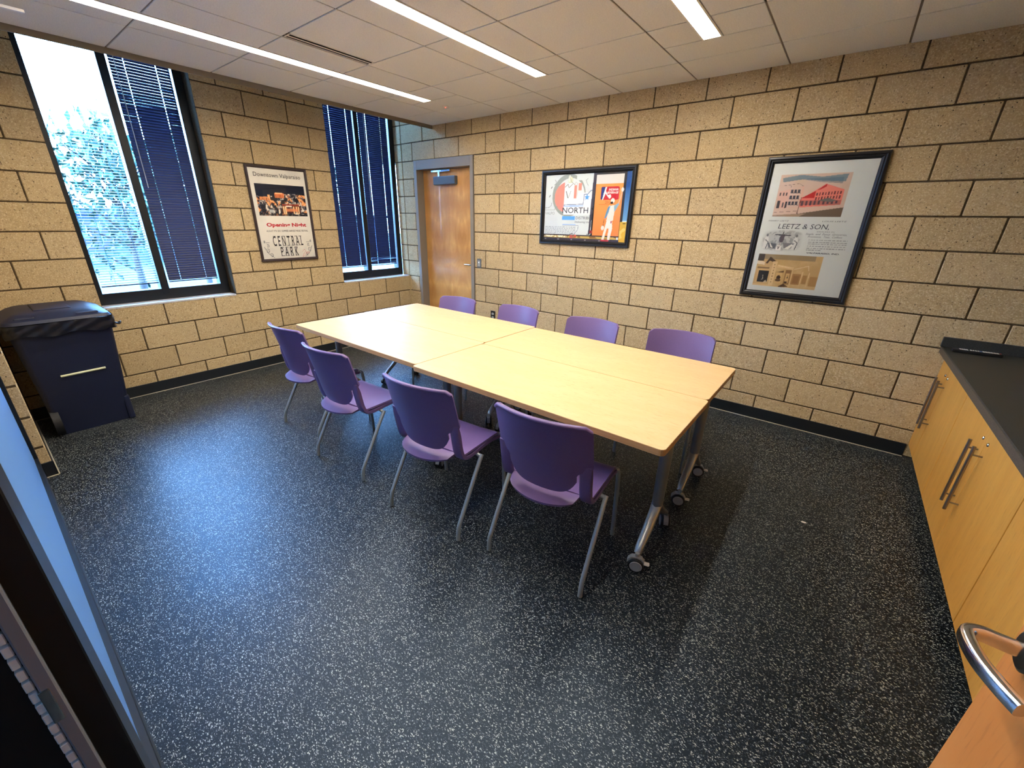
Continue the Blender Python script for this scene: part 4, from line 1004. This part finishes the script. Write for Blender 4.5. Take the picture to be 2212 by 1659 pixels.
# ------------------------------------------------------------------ cabinets
DXF = 5.468; CX1 = 6.075; CT = 0.829
units = [(-0.779, -0.002, -0.252), (-1.835, -0.783, -1.304), (-2.900, -1.839, -2.367)]
cab_lab = ['maple base cabinet against the block wall, under the remote', 'maple base cabinet with the two long bar handles nearest the camera', 'maple base cabinet behind the open orange door']
for k, (ya, yb, ym) in enumerate(units):
    t = empty('base_cabinet', (DXF, (ya+yb)/2, 0.0), label=cab_lab[k], cat='cabinet', group='maple base cabinets'); cy = (ya+yb)/2
    MB().box((0.021, ya-cy, 0.10), (CX1-DXF, yb-cy, CT-0.045)).obj('carcass', MAPLE_CAB, t)
    MB().box((0.075, ya-cy, 0.0), (CX1-DXF, yb-cy, 0.0995)).obj('toe_kick', BASE, t)
    for (a, b, hy, ly) in ((ya, ym, ym-0.040, ym-0.042), (ym, yb, ym+0.046, ym+0.042)):
        d = MB().box((0, a-cy+0.0016, 0.103), (0.0195, b-cy-0.0016, CT-0.052), 0.001).obj('door', MAPLE_CAB, t)
        g = MB(); g.tube([(-0.036, hy-cy, 0.335), (-0.036, hy-cy, 0.668)], 0.0068, 12)
        for z in (0.375, 0.628): g.tube([(0, hy-cy, z), (-0.036, hy-cy, z)], 0.0042, 8)
        g.obj('bar_handle', NICKEL, d)
        g = MB(); g.tube([(0, ly-cy, 0.689), (-0.004, ly-cy, 0.689), (-0.006, ly-cy, 0.689)], [0.0085, 0.0085, 0.006], 14); g.obj('lock', CHROME, d)
t = empty('countertop', (5.43, -0.001, CT), label='black stone-look countertop with a short upstand along the block wall', cat='countertop')
MB().box((0.001, -2.90, -0.040), (CX1-5.43, 0, 0), 0.003).obj('slab', COUNTER, t)
MB().box((-0.0015, -2.90, -0.041), (0.001, 0, -0.003), 0.001).obj('edge', COUNTER_EDGE, t)
MB().box((-0.008, -0.020, 0.0), (CX1-5.43, -0.0005, 0.066), 0.002).obj('upstand', COUNTER, t)
# remote control
t = empty('remote_control', (5.572, -0.112, CT), (0, 0, math.radians(3)), label='long black remote control with white buttons on the counter against the wall', cat='remote control')
MB().box((-0.110, -0.021, 0.0005), (0.110, 0.021, 0.020), 0.005).obj('remote_body', BLACK, t)
g1, g2, g3 = MB(), MB(), MB()
for k in range(4):
    for q in range(3): g1.box((-0.078+k*0.010, -0.014+q*0.010, 0.019), (-0.071+k*0.010, -0.007+q*0.010, 0.0215))
for k in range(6):
    for q in range(3): g1.box((0.024+k*0.012, -0.014+q*0.010, 0.019), (0.033+k*0.012, -0.007+q*0.010, 0.0215))
for k in range(4): g1.box((-0.030+k*0.011, -0.012+0.004*(k % 2), 0.019), (-0.024+k*0.011, 0.010, 0.0215))
g2.box((0.010, -0.012, 0.019), (0.020, 0.010, 0.0215)); g3.tube([(0.100, 0, 0.019), (0.100, 0, 0.022)], 0.004, 8)
g1.obj('buttons', WHITE, t); g2.obj('blue_button', mat('blue_button', s2l((80, 100, 170)), 0.5), t); g3.obj('power_button', mat('red_button', s2l((200, 40, 40)), 0.5), t)

# ------------------------------------------------------------------ open entry door at the right
d2 = empty('door_2', (5.135, -3.02, 0), kind='structure'); LY = 0.030
MB().box((0, -0.912, 0.010), (0.0445, 0, 2.11), 0.0015).obj('door_leaf', ORANGE_DOOR, d2)
hz = 0.992
hd = MB(); hd.tube([(0, -0.090+LY, hz), (-0.010, -0.090+LY, hz), (-0.012, -0.090+LY, hz)], [0.030, 0.030, 0.026], 24); hd.obj('rose', mat('dark_rose', s2l((120, 116, 110)), 0.3, 0.9), d2)
path = smooth_path([(-0.008, -0.090, hz), (-0.035, -0.089, hz), (-0.056, -0.090, hz+0.001), (-0.070, -0.099, hz), (-0.071, -0.122, hz), (-0.064, -0.155, hz), (-0.050, -0.186, hz), (-0.036, -0.210, hz)], 6)
g = MB(); n = len(path); rings = []
path = [q_+Vector((0, LY, 0)) for q_ in path]
for i, p in enumerate(path):
    td = (path[min(i+1, n-1)]-path[max(i-1, 0)]).normalized(); sd = Vector((0, 0, 1)).cross(td).normalized(); hw_, hh = 0.0085, 0.0115
    rings.append([p+sd*hw_*math.copysign(abs(math.cos(a))**0.6, math.cos(a))+Vector((0, 0, hh))*math.copysign(abs(math.sin(a))**0.6, math.sin(a)) for a in [2*PI*k/16 for k in range(16)]])
vs = [q for rg in rings for q in rg]; fs = [(i*16+k, i*16+(k+1) % 16, (i+1)*16+(k+1) % 16, (i+1)*16+k) for i in range(n-1) for k in range(16)]
g.add(vs, fs, True); g.add(rings[0], [tuple(range(16))[::-1]]); g.add(rings[-1], [tuple(range(16))]); g.obj('lever_handle', CHROME, d2)
g = MB(); g.box((5.183, -4.03, 0), (5.26, -3.921, 2.25), 0.002)
o = g.obj('trim_3', DARKMET); tag(o, kind='structure')

# ------------------------------------------------------------------ glazed screen beside the doorway
w3 = empty('window_3', (PX, -3.921, 0), kind='structure')
g = MB(); XE = 4.10-PX
g.box((0.001, -0.109, 0), (0.055, 0, 2.25), 0.002); g.box((XE-0.15, -0.109, 0), (XE, 0.004, 2.25), 0.002); g.box((0.05, -0.109, 0), (XE-0.1, 0, 0.16), 0.002); g.box((0.05, -0.109, 2.14), (XE-0.1, 0, 2.25))
g.obj('window_frame', DARKMET, w3)
MB().box((0.05, -0.024, 0.155), (XE-0.14, -0.018, 2.145)).obj('pane', LIT_PANE, w3)
MB().box((XE-0.03, -0.044, 0.01), (XE+0.013, -0.029, 2.14), 0.002).obj('door_stop', mat('aluminium_stop', s2l((130, 138, 150)), 0.5, 0.0), w3)
pile = MB().box((0, -0.004, 0), (0.009, 0.004, 0.0165), 0.001).mesh('weatherstrip', mat('pale_weatherstrip', s2l((226, 236, 240)), 0.5))
for k in range(70): link('weatherstrip', pile, w3, (XE-0.001, -0.0495, 0.30+k*0.021))
MB().box((XE-0.001, -0.036, 0.93), (XE+0.0145, -0.046, 0.99), 0.001).obj('strike_plate', CHROME, w3)

# small paper scrap on the floor
p = [(-0.014, -0.004), (-0.006, -0.009), (0.006, -0.007), (0.015, 0.0), (0.008, 0.006), (-0.008, 0.006)]
o = MB().prism(p, 0.0005, 0.002).obj('paper_scrap', WHITE, None, (4.96, -1.34, 0)); tag(o, 'tiny white scrap on the dark floor in front of the cabinets', 'scrap')
# short hanging rod on the ceiling
t = empty('ceiling_bracket', (1.08, -3.305, ZC), label='short pale blue-white bracket hanging under the ceiling above the bin', cat='bracket')
MB().box((-0.012, -0.16, -0.05), (0.012, 0.0, -0.036), 0.002).obj('arm', WHITE, t); MB().box((-0.006, -0.10, -0.038), (0.006, -0.085, -0.001)).obj('stem', WHITE, t)

# ------------------------------------------------------------------ corridor behind the doorway
o = MB().box((-0.3, -8, 2.7), (6.3, -4.08, 2.8)).obj('trim_4', TILE); tag(o, kind='structure')
o = MB().box((-0.3, -6.6, -0.01), (6.3, -6.5, 2.7)).obj('wall_corridor', mat('corridor_paint', s2l((150, 150, 150)), 0.8)); tag(o, kind='structure')

t = empty('fill_panel', (2.0, -5.0, 2.69), label='added blue fill panel, unseen in the corridor, lighting the glazed screen', cat='ceiling light')
MB().box((-0.6, -0.3, -0.01), (0.6, 0.3, 0.0)).obj('diffuser', emit('blue_fill_glow', (0.25, 0.55, 1.0), 7.0), t)  # added emitter, out of view, to make the screen pane glow blue
corr = o
o = MB().box((-0.35, -8, -0.15), (-0.3, -4.08, 2.75)).box((6.3, -8, -0.15), (6.35, -4.05, 3.3)).obj('wall_corridor_end', GREYPL); tag(o, kind='structure')
t = empty('fill_panel', (5.7, -5.4, 2.69), label='added dim blue fill panel, unseen in the corridor behind the open door', cat='ceiling light')
MB().box((-0.3, -0.3, -0.01), (0.3, 0.3, 0.0)).obj('diffuser', emit('blue_fill_glow_dim', (0.25, 0.55, 1.0), 3.0), t)  # second added emitter, puts blue light on the jamb and weatherstrip
# ------------------------------------------------------------------ outdoors
GRASS = noisy('mown_grass', s2l((14, 36, 40)), s2l((24, 48, 52)), 8, 0.9)
PAVE = noisy('concrete_walk', s2l((60, 66, 74)), s2l((80, 86, 92)), 6, 0.85)
o = MB().box((-60, -40, -0.25), (-0.26, 30, -0.15)).obj('lawn', GRASS); tag(o, kind='structure')
o = MB().box((-3.6, -40, -0.15), (-1.2, 30, -0.13)).obj('path', PAVE); tag(o, kind='structure')
BARK = noisy('tree_bark', s2l((34, 30, 30)), s2l((48, 42, 40)), 20, 0.9)
LEAF = noisy('green_leaves', s2l((6, 44, 32)), s2l((14, 60, 40)), 3, 0.6)
def tree(loc, h, cr, seed, label, nleaf=2600, base_z=-0.15):
    rs = random.Random(seed); t = empty('young_tree', (loc[0], loc[1], base_z), label=label, cat='tree', group='trees outside the window')
    g = MB(); tips = []
    trunk = smooth_path([(0, 0, 0), (0.04, 0.02, h*0.3), (-0.03, 0.05, h*0.6), (0.02, 0, h*0.95)], 4)
    g.tube(trunk, [0.07-0.06*i/(len(trunk)-1) for i in range(len(trunk))], 8)
    for k in range(22):
        z = h*rs.uniform(0.25, 0.92); a = rs.uniform(0, 2*PI); L = cr*rs.uniform(0.6, 1.1)*(1-0.45*z/h)
        p0 = Vector((0, 0, z)); p2 = p0+Vector((math.cos(a)*L, math.sin(a)*L, L*rs.uniform(0.3, 0.8))); p1 = (p0+p2)/2+Vector((0, 0, 0.1))
        pts = smooth_path([p0, p1, p2], 3); g.tube(pts, [0.022-0.016*i/(len(pts)-1) for i in range(len(pts))], 5); tips += pts[2:]
    g.obj('trunk', BARK, t)
    g = MB()
    for k in range(nleaf):
        c = rs.choice(tips)+Vector((rs.gauss(0, 0.2), rs.gauss(0, 0.2), rs.gauss(0, 0.17))); s_ = rs.uniform(0.045, 0.085)
        R_ = Euler((rs.uniform(0, 6.28), rs.uniform(0, 6.28), rs.uniform(0, 6.28))).to_matrix()
        g.add([c+R_ @ Vector(v) for v in ((-s_, 0, 0), (0, -s_*0.5, s_*0.15), (s_, 0, 0), (0, s_*0.5, s_*0.15))], [(0, 1, 2, 3)])
    o = g.obj('foliage', LEAF, t); o['kind'] = 'stuff'
tree((-4.2, -2.15), 2.75, 1.1, 3, 'slim young tree just outside the large window', 1500)
tree((-7.5, -0.2), 3.6, 1.5, 9, 'bushy tree further off behind the slim one outside', 3000)
tree((-6.2, 1.8), 3.2, 1.3, 14, 'low green tree outside, seen past the window mullion', 2400)
# low neighbouring building and a parked car, seen through the slats
t = empty('far_building', (-16, 2.5, -0.15), label='low pale building across the lawn outside', cat='building')
g = MB().box((-3, -9, 0), (0, 9, 1.7)); g.obj('wall', mat('pale_render', s2l((30, 44, 66)), 0.8), t); MB().box((-3.2, -9.2, 1.7), (0.3, 9.2, 1.85)).obj('roof', mat('dark_roof', s2l((12, 16, 28)), 0.8), t)
for k in range(8): MB().box((0.0, -8+k*2.1, 0.5), (0.03, -7+k*2.1, 1.4)).obj('window', mat('far_glass', s2l((6, 8, 16)), 0.4), t)
